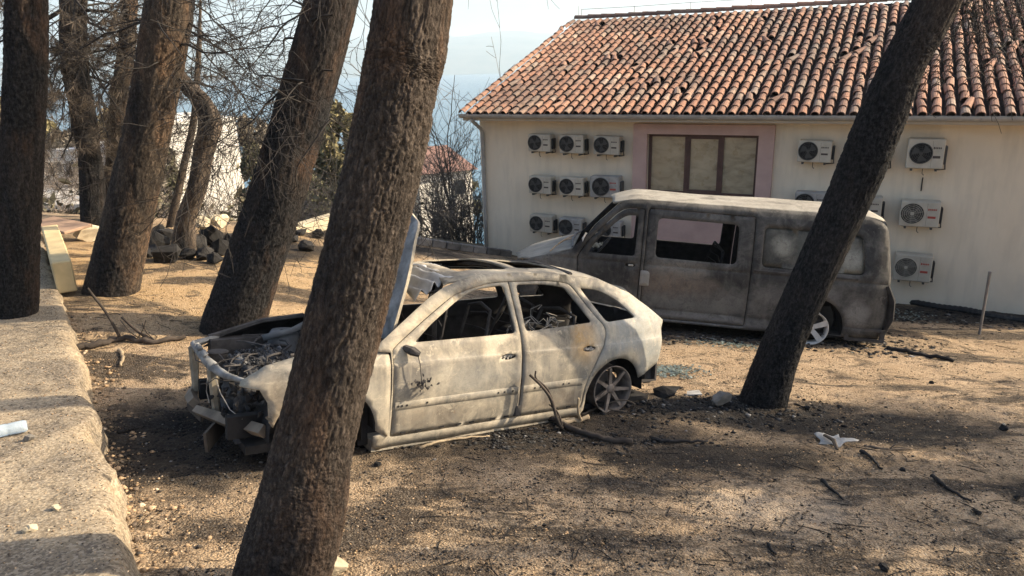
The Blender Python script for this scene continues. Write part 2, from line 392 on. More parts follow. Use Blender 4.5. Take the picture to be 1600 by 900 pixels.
n0 = len(V); V = np.vstack([V] + fr); L = len(tt); rows = [ii[0]] + [n0 + q * L + np.arange(L) for q in range(5)]
FF = [np.stack([a[:-1], b[:-1], b[1:], a[1:]], -1) for a, b in zip(rows[:-1], rows[1:])]
tag(obj('concrete_path', V, np.vstack([F] + [f[:, ::-1] for f in FF]), M_CONC, smooth=True), kind='structure')
def slab_hit(px, py):
    d = ray(px, py); t = 1.0
    for i in range(200):
        P = CAMP + d * t; t += (P[2] - float(slab_z(P[1]))) * .5
    return CAMP + d * t

# air: the far shore fades to pale blue
hz = bpy.data.materials.new('sea_haze'); hz.use_nodes = True; t_ = hz.node_tree
t_.nodes.remove(t_.nodes['Principled BSDF']); pv = t_.nodes.new('ShaderNodeVolumePrincipled')
pv.inputs['Density'].default_value = .00022; pv.inputs['Color'].default_value = (.74, .88, 1.0, 1); pv.inputs['Anisotropy'].default_value = .2
t_.links.new(pv.outputs[0], t_.nodes['Material Output'].inputs['Volume'])
HB = MB().box((0, 4600, 145), (19000, 9700, 364)); HB.build('haze', hz)['kind'] = 'stuff'

# ================================================================== trees
SEGS = []
def rot_about(d, ang):              # d turned by ang about a random perpendicular axis
    a = rng.normal(size=3); a -= d * (a @ d); a /= np.linalg.norm(a); b = np.cross(d, a)
    return d * math.cos(ang) + a * math.sin(ang)
def grow(out, P, D, L, r, depth, step=.16, wig=.22, droop=.03, kids=.5, kl=.55, tips=None):
    n = max(3, int(L / step)); D = D / np.linalg.norm(D)
    for i in range(n):
        D = D + rng.normal(size=3) * wig * .5 + np.array([0, 0, -droop]); D /= np.linalg.norm(D)
        Q = P + D * (L / n); r0 = r * (1 - .75 * i / n); r1 = r * (1 - .75 * (i + 1) / n)
        out.append((P, Q, r0, r1)); P = Q
        if depth > 0 and i > 0 and rng.random() < kids:
            grow(out, P, rot_about(D, .5 + .6 * rng.random()), L * kl * (.5 + .7 * rng.random()), r1 * .62, depth - 1, step, wig, droop, kids, kl, tips)
    if tips is not None: tips.append((P, D))
def seg_mesh(segs, sides=3):        # vertices and faces of many short tapered twigs
    A = np.array([s[0] for s in segs]); B = np.array([s[1] for s in segs]); r0 = np.array([s[2] for s in segs]); r1 = np.array([s[3] for s in segs])
    T = B - A; T /= np.linalg.norm(T, axis=1)[:, None] + 1e-9
    h = np.where(np.abs(T[:, 2:3]) < .9, np.array([[0, 0, 1.0]]), np.array([[1.0, 0, 0]])); a = np.cross(T, h); a /= np.linalg.norm(a, axis=1)[:, None]; b = np.cross(T, a)
    V = []
    for base, r in ((A, r0), (B, r1)):
        for k in range(sides):
            th = 2 * math.pi * k / sides; V.append(base + (a * math.cos(th) + b * math.sin(th)) * r[:, None])
    V = np.stack(V, 1); n = len(segs); o = np.arange(n)[:, None] * 2 * sides
    F = np.stack([np.stack([o[:, 0] + k, o[:, 0] + (k + 1) % sides, o[:, 0] + sides + (k + 1) % sides, o[:, 0] + sides + k], -1) for k in range(sides)], 1).reshape(-1, 4)
    return V.reshape(-1, 3), F
def twigs(name, segs, mat, parent=None, sides=3, kind='stuff'):
    V, F = seg_mesh(segs, sides); o = obj(name, V, F, mat, parent)
    if kind: o['kind'] = kind
    return o
def needles(name, tips, mat, parent, n=26, L=.09, wd=.0035):
    P = np.array([t[0] for t in tips]); D = np.array([t[1] for t in tips]); P = np.repeat(P, n, 0); D = np.repeat(D, n, 0)
    P = P - D * rng.random((len(P), 1)) * .14
    N = D * .6 + rng.normal(size=P.shape) * .65 + np.array([0, 0, -.25]); N /= np.linalg.norm(N, axis=1)[:, None]
    S = np.cross(N, rng.normal(size=P.shape)); S /= np.linalg.norm(S, axis=1)[:, None]
    ln = L * (.6 + .8 * rng.random((len(P), 1)))
    V = np.stack([P - S * wd, P + S * wd, P + N * ln], 1).reshape(-1, 3); F = np.arange(len(V)).reshape(-1, 3)
    o = obj(name, V, F, mat, parent); o['kind'] = 'stuff'; return o
def spline(pts, n):                 # Catmull-Rom through points with radius as 4th column
    P = np.array(pts, float); P = np.vstack([2 * P[0] - P[1], P, 2 * P[-1] - P[-2]]); m_ = len(P) - 3; out = []
    for t in np.linspace(0, m_ - 1e-6, n):
        i = int(t); u = t - i; a, b, c, d = P[i:i + 4]
        out.append(.5 * (2 * b + (c - a) * u + (2 * a - 5 * b + 4 * c - d) * u * u + (3 * b - a - 3 * c + d) * u ** 3))
    return np.array(out)
def trunk(name, pts, mat, parent, na=96, ds=.02, plate=(.032, .085), depth=.012, flare=.25, seed=1, lump=.05):
    L = sum(np.linalg.norm(np.array(pts[i + 1][:3]) - np.array(pts[i][:3])) for i in range(len(pts) - 1)); nl = max(8, int(L / ds))
    S = spline(pts, nl); C = S[:, :3]; Rr = S[:, 3]; s = np.linspace(0, L, nl)
    Rr = Rr * (1 + flare * np.exp(-s / .28))
    T = np.gradient(C, axis=0); T /= np.linalg.norm(T, axis=1)[:, None]
    a = np.array([1.0, 0, 0]); A = []; B = []
    for i in range(nl):
        a = a - T[i] * (a @ T[i]); a /= np.linalg.norm(a); A.append(a.copy()); B.append(np.cross(T[i], a))
    A, B = np.array(A), np.array(B)
    th = np.linspace(0, 2 * math.pi, na, endpoint=False)
    TH, SS = np.meshgrid(th, s); RR = np.repeat(Rr[:, None], na, 1)
    rb = float(np.mean([p[3] for p in pts])); nc = max(6, int(2 * math.pi * rb / plate[0]))
    u = TH / (2 * math.pi) * nc + 1.1 * fbm(np.cos(TH) * 2, np.sin(TH) * 2, SS * 3.0, 3, seed); v = SS / plate[1] + 1.0 * fbm(np.cos(TH) * 3, np.sin(TH) * 3, SS * 4, 2, seed + 9)
    iu, iv = np.floor(u), np.floor(v); f1 = np.full(u.shape, 9.0); f2 = np.full(u.shape, 9.0); idc = np.zeros(u.shape)
    for du in (-1, 0, 1):
        for dv in (-1, 0, 1):
            cu, cv = iu + du, iv + dv; cm = np.mod(cu, nc)
            ju = cu + _hash(cm, cv, cm * 0, seed); jv = cv + _hash(cm, cv, cm * 0 + 1, seed); d = np.hypot(u - ju, v - jv); h = _hash(cm, cv, cm * 0 + 2, seed)
            nearer = d < f1; f2 = np.where(nearer, f1, np.minimum(f2, d)); idc = np.where(nearer, h, idc); f1 = np.where(nearer, d, f1)
    ridge = sstep(.0, .26, f2 - f1)
    cx, cy = np.cos(TH), np.sin(TH); fq = 1 / plate[0]
    fur = 1 - np.abs(fbm(cx * RR * fq * .8, cy * RR * fq * .8, SS / plate[1] * .30, 4, seed + 20)) * 3.2   # long ragged furrows
    fur = np.clip(fur, -1, 1)
    fine = fbm(cx * RR * fq * 2.4, cy * RR * fq * 2.4, SS / plate[1] * 2.2, 3, seed)
    big = fbm(cx * 2.2, cy * 2.2, SS * 1.1, 3, seed + 40)
    ridge = np.clip(.38 * ridge * (.6 + .6 * idc) + .55 * (1 - sstep(.1, 1.0, fur)) + .34 * fine, 0, 1)
    disp = depth * (1.25 * ridge - .6 + .25 * big) + lump * RR * fbm(cx * 1.3, cy * 1.3, SS * 1.6, 3, seed + 3)
    idc = np.clip(.5 + .5 * (idc - .5) + .45 * fine + .25 * big, 0, 1)
    butt = 1 + .16 * np.exp(-SS / .22) * np.cos(TH * 5 + seed) 
    rad = RR * butt + disp
    V = C[:, None, :] + (np.cos(TH) * rad)[..., None] * A[:, None, :] + (np.sin(TH) * rad)[..., None] * B[:, None, :]
    ii = np.arange(nl * na).reshape(nl, na); F = np.stack([ii[:-1], np.roll(ii[:-1], -1, 1), np.roll(ii[1:], -1, 1), ii[1:]], -1).reshape(-1, 4)
    o = obj(name, V.reshape(-1, 3), F, mat, parent, smooth=True)
    for nm_, val in (('plate', idc), ('ridge', ridge)):
        at_ = o.data.attributes.new(nm_, 'FLOAT', 'POINT'); at_.data.foreach_set('value', val.ravel().astype(np.float32))
    return o
def local(pts, base): return [(p[0] - base[0], p[1] - base[1], p[2] - base[2], p[3]) for p in pts]
B_NEAR = m_bark('bark_brown', (.090, .072, .058), (.16, .098, .062), .46, (.030, .024, .020))
B_CHAR = m_bark('bark_charred', (.066, .053, .044), (.16, .09, .052), .53, (.016, .014, .013))
B_MID = m_bark('bark_mid', (.105, .082, .062), (.18, .115, .072), .46, (.034, .028, .023))
B_BLACK = m_bark('bark_black', (.058, .050, .045), (.11, .08, .06), .54, (.010, .010, .010))
B_PALE = m_bark('bark_pale', (.14, .11, .085), (.15, .105, .07), .46, (.06, .048, .038))
M_TWIG = plain('burnt_twig', (.028, .024, .021), .4, 6)
M_TWIGP = plain('scorched_twig', (.16, .12, .085), .4, 5)
M_NEEDLE = plain('scorched_needles', (.075, .060, .046), .4, 3, isl=.5)

def pine(name, label, pix, Yb, base, mat, cat='tree', group=None, up=4.5, na=96, ds=.02, lean_y=.0, twig=M_TWIG, crown=8, needle=False, plate=(.032, .085), depth=.012, flare=.2, seed=1, crown_r=1.8, lump=.05, hgt=None):
    """pix: (px, py, width px) from the base up; the trunk stands at the place 'base'"""
    pts = []
    for i, (px, py, wd) in enumerate(pix):
        Y = Yb + lean_y * i; P = at(px, py, Y); k = np.linalg.norm(P - CAMP) / FPX
        j = min(i + 1, len(pix) - 1); jj = max(0, j - 1); sl = math.hypot(1, (pix[j][0] - pix[jj][0]) / max(1, abs(pix[j][1] - pix[jj][1])))
        pts.append((*P, wd * k * .5 / sl * .92))
    p0 = np.array(pts[0]); p1 = np.array(pts[1]); d = p1[:3] - p0[:3]; d /= np.linalg.norm(d)
    pts = [(*(p0[:3] - d * .35), p0[3])] + pts
    a = np.array(pts[-1]); b = np.array(pts[-2]); d = a[:3] - b[:3]; d /= np.linalg.norm(d)
    q = a.copy()
    for s in range(1, 4):           # the part above the picture
        d = d + np.array([0, 0, .12]); d /= np.linalg.norm(d); q = np.array([*(q[:3] + d * up / 3), a[3] * (1 - .26 * s)]); pts.append(tuple(q))
    root = thing(name, label, cat, tuple(base), group=group)
    lp = local(pts, base)
    trunk('trunk', lp, mat, root, na, ds, plate, depth, flare, seed, lump)
    small = []; tips = []
    for i in range(crown):
        t = .42 + .55 * i / crown; S = spline(lp[-4:], 40)[int(t * 39)]
        ang = i * 2.4 + seed; D = np.array([math.cos(ang), math.sin(ang), .15 + .3 * rng.random()])
        one = []; grow(one, S[:3], D, crown_r * (1.15 - .5 * t), max(.012, S[3] * .3), 3, .2, .3, .015, .6, .55, tips)
        bg_ = [s for s in one if s[2] > .010]; small += [s for s in one if s[2] <= .010]
        if bg_: twigs('branch', bg_, twig, root, 5, None)
    if small: twigs('crown', [(a_, b_, max(r0, .003), max(r1, .0022)) for a_, b_, r0, r1 in small], twig, root, 3)
    if needle and tips: needles('needles', tips, M_NEEDLE, root)
    return root, lp
def spray(root, lst, mat, name='branch', sides=3, depth=3, step=.10, wig=.3, droop=.03, kids=.55, kl=.55, needle=None, minr=.0022, base=(0, 0, 0), ndn=26, ndl=.09):
    small = []; tips = []
    for P, D, L, r in lst:
        one = []; grow(one, np.array(P, float) - np.array(base), np.array(D, float), L, r, depth, step, wig, droop, kids, kl, tips)
        one = [(a, b, max(r0, minr), max(r1, minr)) for a, b, r0, r1 in one]
        bg_ = [s for s in one if s[2] > .009]; small += [s for s in one if s[2] <= .009]
        if bg_: twigs(name, bg_, mat, root, 5, None)
    if small: twigs('twigs', small, mat, root, sides)
    if needle: needles('needles', tips, needle, root, ndn, ndl)

# the trunks in view
bN = hit(437, 925)
tN, _ = pine('pine_tree', 'thick brown barked pine trunk leaning right in the foreground before the burnt car', [(436, 915, 146), (470, 800, 140), (491, 690, 127), (544, 480, 129), (590, 300, 126), (624, 130, 122), (649, -10, 120)],
     bN[1], bN, B_NEAR, na=230, ds=.009, plate=(.018, .055), depth=.010, flare=.10, seed=3, lean_y=.05, crown=7, crown_r=1.5, up=6)
b2 = hit(366, 512)
t2, _ = pine('pine_tree', 'charred black pine trunk rising behind the nose of the burnt car', [(366, 505, 98), (400, 400, 93), (434, 300, 88), (478, 150, 84), (521, -10, 80)], b2[1], b2, B_CHAR, na=150, ds=.018, plate=(.028, .075), depth=.014, flare=.10, seed=5, lean_y=.04, crown=5, crown_r=3)
b3 = hit(175, 455)
t3, _ = pine('pine_tree', 'brown pine trunk with flared foot standing in sunlit dirt beside the path', [(175, 450, 74), (198, 350, 68), (226, 225, 66), (248, 110, 65), (268, -10, 64)], b3[1], b3, B_MID, na=130, ds=.02, plate=(.032, .085), depth=.016, flare=.18, seed=7, lean_y=.05, crown=5, crown_r=3)
b4 = slab_hit(25, 490)
t4, _ = pine('pine_tree', 'upright half burnt pine trunk at the left edge growing through the concrete path', [(25, 488, 51), (29, 360, 52), (35, 225, 51), (40, 100, 49), (41, -10, 47)], b4[1], b4, B_CHAR, na=130, ds=.02, plate=(.03, .085), depth=.018, flare=.08, seed=9, crown=4, crown_r=2.4)
b5 = hit(147, 358)
t5, l5 = pine('pine_tree', 'dark slim pine behind the path with black clumps of scorched needles', [(148, 357, 36), (142, 260, 31), (130, 180, 32), (117, 100, 34), (112, -10, 30)], b5[1], b5, B_BLACK, na=80, ds=.04, plate=(.05, .14), depth=.02, seed=12, crown=10, crown_r=3, needle=True)
b6 = hit(172, 345)
t6, l6 = pine('pine_tree', 'slim grey pine just left of the sunlit brown trunk', [(170, 340, 23), (176, 280, 22), (186, 160, 23), (197, 80, 22), (203, -10, 20)], b6[1], b6, B_MID, na=70, ds=.04, plate=(.05, .14), depth=.016, seed=13, crown=9, crown_r=2.5, needle=True)
b7 = hit(289, 398)
t7, _ = pine('pine_tree', 'crooked burnt tree with a sharp elbow in its trunk above the stones', [(287, 393, 38), (291, 345, 29), (309, 290, 28), (318, 240, 29), (328, 195, 33), (319, 163, 34), (296, 138, 30), (274, 112, 26), (255, 70, 22), (240, -10, 18)], b7[1], b7, B_PALE, na=90, ds=.03, plate=(.04, .12), depth=.014, flare=.2, seed=15, up=3, crown=6, crown_r=2, lump=.12)
b8 = hit(268, 355)
t8, _ = pine('pine_tree', 'thin grey sapling trunk leaning behind the crooked tree', [(268, 345, 12), (286, 265, 11), (303, 185, 10), (310, 90, 8)], b8[1], b8, B_PALE, na=40, ds=.06, depth=.006, seed=17, up=1.2, crown=5, crown_r=1.2)
b9 = hit(1195, 628)
t9, _ = pine('pine_tree', 'black charred pine trunk leaning right in front of the burnt van', [(1194, 622, 75), (1214, 560, 69), (1248, 480, 66), (1330, 300, 70), (1371, 200, 72), (1412, 100, 66), (1470, -10, 66)], b9[1], b9, B_BLACK, na=150, ds=.015, plate=(.022, .05), depth=.010, flare=.10, seed=21, lean_y=-.03, crown=7, crown_r=1.5, up=6)

# branches that hang into the picture
def br(px, py, Y, px2, py2, Y2, r, L=None):
    a = at(px, py, Y); b = at(px2, py2, Y2); return (a, b - a, L or np.linalg.norm(b - a), r * .6)
Y3 = b3[1]; Y2 = b2[1]
spray(t3, [br(265, 20, Y3 + .2, 120, 60, Y3 + 1, .028), br(250, 60, Y3 + .2, 150, 170, Y3 + 1.2, .022), br(240, 20, Y3 + .1, 330, 60, Y3 - .8, .02), br(270, 70, Y3 + .2, 420, 120, Y3 - .6, .028), br(262, 100, Y3 + .2, 410, 215, Y3 - .5, .024), br(275, 30, Y3 + .2, 400, 40, Y3, .022), br(265, 120, Y3 + .2, 350, 250, Y3 - .3, .018)], M_TWIG, base=b3, depth=3, step=.15, kids=.62, minr=.0035)
spray(t2, [br(490, 60, Y2, 350, 100, Y2 + .6, .026), br(480, 120, Y2, 330, 200, Y2 + .8, .024), br(470, 170, Y2, 340, 250, Y2 + .5, .018), br(500, 20, Y2, 380, -30, Y2, .024), br(470, 160, Y2 - .2, 380, 140, Y2 - .4, .016), br(440, 260, Y2 - .3, 380, 350, Y2, .012), br(545, -10, Y2 - .3, 592, 20, Y2 - .5, .008), br(560, -20, Y2 - .3, 572, 90, Y2 - .4, .007), br(575, -20, Y2 - .3, 556, 90, Y2 - .4, .007)], M_TWIG, base=b2, depth=3, step=.12, kids=.6, droop=.05, minr=.003)
spray(t5, [br(117, 60, b5[1], 40, 130, b5[1] - 1, .04), br(117, 40, b5[1], 190, 130, b5[1] - .8, .04), br(115, 20, b5[1], 60, 40, b5[1] - .5, .04), br(118, 80, b5[1], 200, 190, b5[1] - 1, .03), br(115, 30, b5[1], 180, 20, b5[1], .035), br(120, 110, b5[1], 70, 200, b5[1] - .5, .028), br(135, 220, b5[1], 160, 190, b5[1], .03)], M_TWIG, base=b5, depth=3, step=.2, kids=.65, needle=M_NEEDLE, minr=.005, ndn=60, ndl=.2)
spray(t6, [br(197, 80, b6[1], 260, 150, b6[1] - .6, .03), br(200, 50, b6[1], 130, 130, b6[1] - .6, .03), br(195, 100, b6[1], 160, 150, b6[1] - .4, .02), br(203, 20, b6[1], 280, 60, b6[1], .03), br(203, 0, b6[1], 140, 20, b6[1], .03)], M_TWIG, base=b6, depth=3, step=.2, kids=.65, needle=M_NEEDLE, minr=.005, ndn=50, ndl=.2)
spray(t4, [br(58, 100, b4[1], 110, 150, b4[1] + .4, .012), br(60, 40, b4[1], 130, 80, b4[1] + .5, .014), br(15, 60, b4[1], -60, 100, b4[1], .02), br(60, 160, b4[1] + .1, 110, 240, b4[1] + .6, .011), br(62, 250, b4[1] + .1, 130, 275, b4[1] + .8, .010)], M_TWIG, base=b4, depth=3, step=.1, kids=.6, minr=.0028)
def rbr(n, x0, x1, y0, y1, Y, dx, dy, r, dy2=0):
    o = []
    for i in range(n):
        x, y = x0 + (x1 - x0) * rng.random(), y0 + (y1 - y0) * rng.random(); o.append(br(x, y, Y + .3 * rng.normal(), x + dx * (.5 + rng.random()), y + dy * (.4 + rng.random()) + dy2 * rng.normal(), Y + 1.0 * rng.normal(), r * (.6 + .8 * rng.random())))
    return o
spray(t2, rbr(10, 470, 520, -60, 200, Y2, -130, 40, .017, 40), M_TWIG, base=b2, depth=3, step=.10, kids=.66, droop=.05, minr=.0026)
spray(t3, rbr(12, 270, 290, -40, 130, Y3 + .2, 130, 60, .018, 50) + rbr(8, 230, 255, -30, 130, Y3 + .3, -110, 50, .018, 40), M_TWIG, base=b3, depth=3, step=.13, kids=.66, droop=.03, minr=.003)
spray(t5, rbr(16, 100, 135, -40, 160, b5[1], 0, 60, .05, 70) + rbr(10, 105, 125, -30, 120, b5[1], 90, 50, .045, 30) + rbr(6, 105, 125, -30, 120, b5[1], -70, 50, .04, 30), M_TWIG, base=b5, depth=3, step=.22, kids=.6, needle=M_NEEDLE, minr=.005, ndn=34, ndl=.22)
spray(t6, rbr(12, 190, 206, -40, 120, b6[1], -50, 60, .045, 40) + rbr(8, 190, 206, -40, 120, b6[1], 60, 50, .04, 40), M_TWIG, base=b6, depth=3, step=.2, kids=.6, needle=M_NEEDLE, minr=.005, ndn=34, ndl=.2)
Y9 = b9[1]
spray(t9, [(a, d * .5, L * .5, r) for a, d, L, r in rbr(22, 1490, 1620, -60, 60, Y9 + .4, 10, 70, .010, 30)], M_TWIG, base=b9, depth=2, step=.06, kids=.6, droop=.03, minr=.0024)
spray(t9, [br(1470, -60, Y9, 1560, 40, Y9 + .5, .016), br(1480, -90, Y9, 1610, 20, Y9 + .2, .02), br(1500, -120, Y9, 1530, 70, Y9 + .3, .010), br(1500, -140, Y9, 1585, 80, Y9 + .3, .011), br(1490, -100, Y9, 1620, 60, Y9 + .3, .011), br(1500, -100, Y9, 1560, 90, Y9 + .4, .010), br(1480, -60, Y9, 1500, 60, Y9 + .6, .009), br(1560, -60, Y9 + .3, 1575, 90, Y9 + .6, .010), br(1600, -40, Y9 + .3, 1560, 130, Y9 + .7, .010)], M_TWIG, base=b9, depth=2, step=.08, kids=.55, droop=.03, minr=.0026, kl=.4)

# pines just right of the picture, whose burnt crowns shade the lot
for k, (x, y, lx, ly, s_, cr) in enumerate([(8.9, 4.6, .6, .2, 31, 2.4), (11.2, 6.3, .3, -.3, 33, 2.4), (14.5, 3.2, .4, .2, 35, 2.2), (13.4, 5.5, .2, .1, 37, 2.4)]):
    b = np.array([x, y, float(G(x, y))]); h = 6.6 + (k % 2)
    r = thing('pine_tree', ['burnt pine standing right of the lot nearest the two wrecks', 'burnt pine right of the lot closest to the pale building wall', 'burnt pine farthest right of the lot', 'burnt pine right of the lot behind the nearest one'][k], 'tree', tuple(b), group='burnt pines beside the lot')
    P4 = [(0, 0, -.3, .22), (lx * .5, ly * .5, h * .35, .19), (lx, ly, h * .65, .15), (lx * 1.2, ly * 1.2, h, .08)]
    trunk('trunk', P4, B_CHAR, r, 48, .08, (.05, .12), .012, .2, s_)
    lst = []
    for i in range(13):
        t = .42 + .55 * i / 13; S = spline(P4, 60)[int(t * 59)]; a = i * 2.4 + k
        lst.append((S[:3], (math.cos(a), math.sin(a), .25), cr * (1.2 - .6 * t), .035))
    spray(r, lst, M_TWIG, depth=2, step=.2, kids=.45, minr=.007)
    V = []
    for P_, D_, L_, r_ in lst:
        for q in range(1):
            c = np.array(P_) + np.array(D_) / np.linalg.norm(D_) * L_ * (.55 + .5 * rng.random()) + rng.normal(size=3) * .3; n_ = 420; p = c + rng.normal(size=(n_, 3)) * np.array([.26, .26, .15]) * (.7 + .6 * rng.random())
            t_2 = rng.normal(size=(n_, 3)); t_2 /= np.linalg.norm(t_2, axis=1)[:, None]; b_2 = np.cross(t_2, rng.normal(size=(n_, 3))); b_2 /= np.linalg.norm(b_2, axis=1)[:, None]; V.append(np.stack([p - t_2 * .09, p + b_2 * .016, p + t_2 * .09, p - b_2 * .016], 1))
    V = np.concatenate(V).reshape(-1, 3); obj('needles', V, np.arange(len(V)).reshape(-1, 4), M_NEEDLE, r)['kind'] = 'stuff'

# ================================================================== the house
HANG = R_(-27.1); HU = np.array([math.cos(HANG), math.sin(HANG), 0]); HI = np.array([-math.sin(HANG), math.cos(HANG), 0])
HC = np.array([-.644, 17.18, -1.6]); HD = -(-HI @ np.array([HC[0], HC[1], 0]))     # distance of the wall plane
def hw(px, py, out=0.0):           # photo pixel -> place on the wall (along, height), 'out' metres proud of it
    d = ray(px, py); n = -HI; t = (-(HD - out)) / (n @ d); P = CAMP + d * t - HC
    return P @ HU, P[2]
def hworld(u, v, z): return HC + HU * u + HI * v + np.array([0, 0, z])
house = thing('house', 'pale rendered house with burnt terracotta tile roof and a wall full of air conditioners', 'house', tuple(HC), (0, 0, HANG))
m = NM('pale_render', .92, 0, .15)
c1 = m.ramp(m.noise(.5, 6, .6), [(.3, (.70, .60, .46)), (.7, (.79, .69, .54))])
c1 = m.mix(m.mth('MULTIPLY', m.ramp(m.noise(2.2, 6, .6, m.map((2.2, 1, .35))), [(.48, 0.0), (.72, 1.0)]), .30), c1, (.40, .35, .28))
c1 = m.mix(m.mth('MULTIPLY', m.ramp(m.noise(1.1, 7, .7, m.map((1, 1, .6))), [(.52, 0.0), (.68, 1.0)]), .22), c1, (.46, .40, .32))
M_WALL = m.out(c1, None, m.bump(m.noise(70, 4), .25, .004))
M_PINK = plain('pink_render', (.50, .345, .30), .10, 3, .9, bump=.15)
M_BROWN = plain('brown_window_frame', (.095, .052, .044), .25, 8, .5, bump=.05)
M_GREYM = plain('grey_gutter_metal', (.36, .34, .31), .18, 5, .6, bump=.08)
M_DARK = plain('dark_void', (.012, .012, .012), .3, 8, .95)
m = NM('dusty_glass_painted_reflection', .1, 0, .8)  # tan colour mixes dust with a painted reflection of the brown hillside
d_ = m.ramp(m.noise(2.6, 7, .65, m.map((1, 1, 2.2)), dist=.7), [(.3, (.22, .18, .115)), (.5, (.38, .31, .20)), (.75, (.50, .42, .29))])
M_GLASS = m.out(d_, m.ramp(m.noise(4, 5), [(.3, .2), (.7, .45)]))
WL, WR, WT, EAVE = 0.0, 13.2, 3.52, 3.62
u0, u1 = hw(1013, 210)[0], hw(1187, 211)[0]; z1 = hw(1100, 210)[1]; z0 = 1.95
s0, s1 = hw(992, 195)[0], hw(1213, 195)[0]; sz = hw(1100, 194)[1]
# walls: butted blocks around the window opening
wb = MB()
def wbox(mb, a, b, y0, y1, c, d): mb.box(((a + b) / 2, (y0 + y1) / 2, (c + d) / 2), (b - a, y1 - y0, d - c))
wbox(wb, WL, u0, 0, .3, -1.2, WT); wbox(wb, u1, WR, 0, .3, -1.2, WT); wbox(wb, u0, u1, 0, .3, z1, WT); wbox(wb, u0, u1, 0, .3, -1.2, z0)
wbox(wb, WL, WL + .3, .3, 13, -1.2, WT); wbox(wb, WR - .3, WR, .3, 13, -1.2, WT); wbox(wb, WL, WR, 13, 13.3, -1.2, WT)
wb.build('wall', M_WALL, house)
sb = MB(); P_ = -.10
wbox(sb, s0, u0, P_, -.002, -1.0, sz); wbox(sb, u1, s1, P_, -.002, -1.0, sz); wbox(sb, u0, u1, P_, -.002, z1, sz); wbox(sb, u0, u1, P_, -.002, -1.0, z0)
sur = sb.build('window_surround', M_PINK, house)
a1, a2 = hw(1071, 250)[0], hw(1126, 250)[0]
fb = MB(); fw = .07
def frame_box(mb, a, b, c, d, y0, y1, t):
    wbox(mb, a, a + t, y0, y1, c, d); wbox(mb, b - t, b, y0, y1, c, d); wbox(mb, a + t, b - t, y0, y1, c, c + t); wbox(mb, a + t, b - t, y0, y1, d - t, d)
frame_box(fb, u0, u1, z0, z1, .06, .15, .06)
for a in (a1, a2): wbox(fb, a - .035, a + .035, .055, .155, z0 + .06, z1 - .06)
win = fb.build('window', M_BROWN, house)
frame_box((mb := MB()), a1 + .036, a2 - .036, z0 + .061, z1 - .061, .065, .12, .04); mb.build('sash', M_BROWN, win)
for a, b, e in ((u0 + .06, a1 - .035, 0), (a1 + .076, a2 - .076, .041), (a2 + .035, u1 - .06, 0)):
    mb = MB(); wbox(mb, a, b, .10, .112, z0 + .06 + e, z1 - .06 - e); mb.build('pane', M_GLASS, win)
mb = MB(); wbox(mb, u0 - .03, u1 + .03, .31, .33, z0 - .1, z1 + .1); mb.build('blind', plain('inner_curtain', (.05, .04, .03), .3), win)
# roof
SL = R_(18.2); RLEN = 7.35; T0 = np.array([0, -.50, EAVE])
def roofp(u, t, h=0.0): return np.array([u, T0[1] + t * math.cos(SL) - h * math.sin(SL), T0[2] + t * math.sin(SL) + h * math.cos(SL)])
RL, RR_ = -.16, 13.5
M_TILE1 = m_tile('terracotta_tile', False); M_TILE2 = m_tile('terracotta_tiles_far', True)
M_PAN = plain('sooty_shade_painted_channel_tile', (.050, .032, .025), .6, 3, .9)  # dark colour holds soot plus painted shade of the gaps between barrels
rm = MB()
q = [roofp(RL, 0, -.06), roofp(RR_, 0, -.06), roofp(RR_, RLEN, -.06), roofp(RL, RLEN, -.06)]; qb = [p - np.array([0, 0, .10]) for p in q]
rm.add(q + qb, [(0, 1, 2, 3), (7, 6, 5, 4), (0, 4, 5, 1), (1, 5, 6, 2), (2, 6, 7, 3), (3, 7, 4, 0)])
rp = roofp(0, RLEN, -.06); b_ = [np.array([u, rp[1] + .001 + k, rp[2] - k * math.tan(SL)]) for k, u in ((0, RL), (0, RR_), (7.2, RR_), (7.2, RL))]
rm.add(b_, [(0, 1, 2, 3)])
roof = rm.build('roof', M_PAN, house)
TW, TR = .212, .335
V, F = [], []
ncol = int((RR_ - RL) / TW); nrow = int(RLEN / TR)
pans = MB()
for c in range(ncol):
    for r in range(nrow):
        uu = RL + .106 + (c + .5) * TW; t0, t1 = r * TR, (r + 1) * TR + .03; k = []
        for a in np.linspace(-1, 1, 5):
            h = -.045 + .045 * a * a
            k += [roofp(uu + a * .085, t0, h + .020), roofp(uu + a * .085, t1, h)]
        pans.add(k, [(2 * i, 2 * i + 2, 2 * i + 3, 2 * i + 1) for i in range(4)])
tag(pans.build('channel_tiles', M_PAN, roof), kind='stuff')
def tile_geo(L=.43, r0=.080, r1=.062, th=.015, n=7):
    V = []; an = np.linspace(0, math.pi, n)
    for y, r in ((0, r0), (L, r1)):
        for rr in (r, r - th): V += [(rr * math.cos(a), y, rr * math.sin(a) * .9) for a in an]
    o0, i0, o1, i1 = 0, n, 2 * n, 3 * n; F = []
    for k in range(n - 1):
        F += [(o0 + k, o0 + k + 1, o1 + k + 1, o1 + k)[::-1], (i0 + k, i0 + k + 1, i1 + k + 1, i1 + k), (o0 + k, o0 + k + 1, i0 + k + 1, i0 + k), (o1 + k, o1 + k + 1, i1 + k + 1, i1 + k)[::-1]]
    F += [(o0, i0, i1, o1), (o0 + n - 1, o1 + n - 1, i1 + n - 1, i0 + n - 1)]
    return np.array(V), F
TV, TF = tile_geo()
TILE_ME = mesh('roof_tile', TV, TF, M_TILE1, smooth=False)
tiles = []
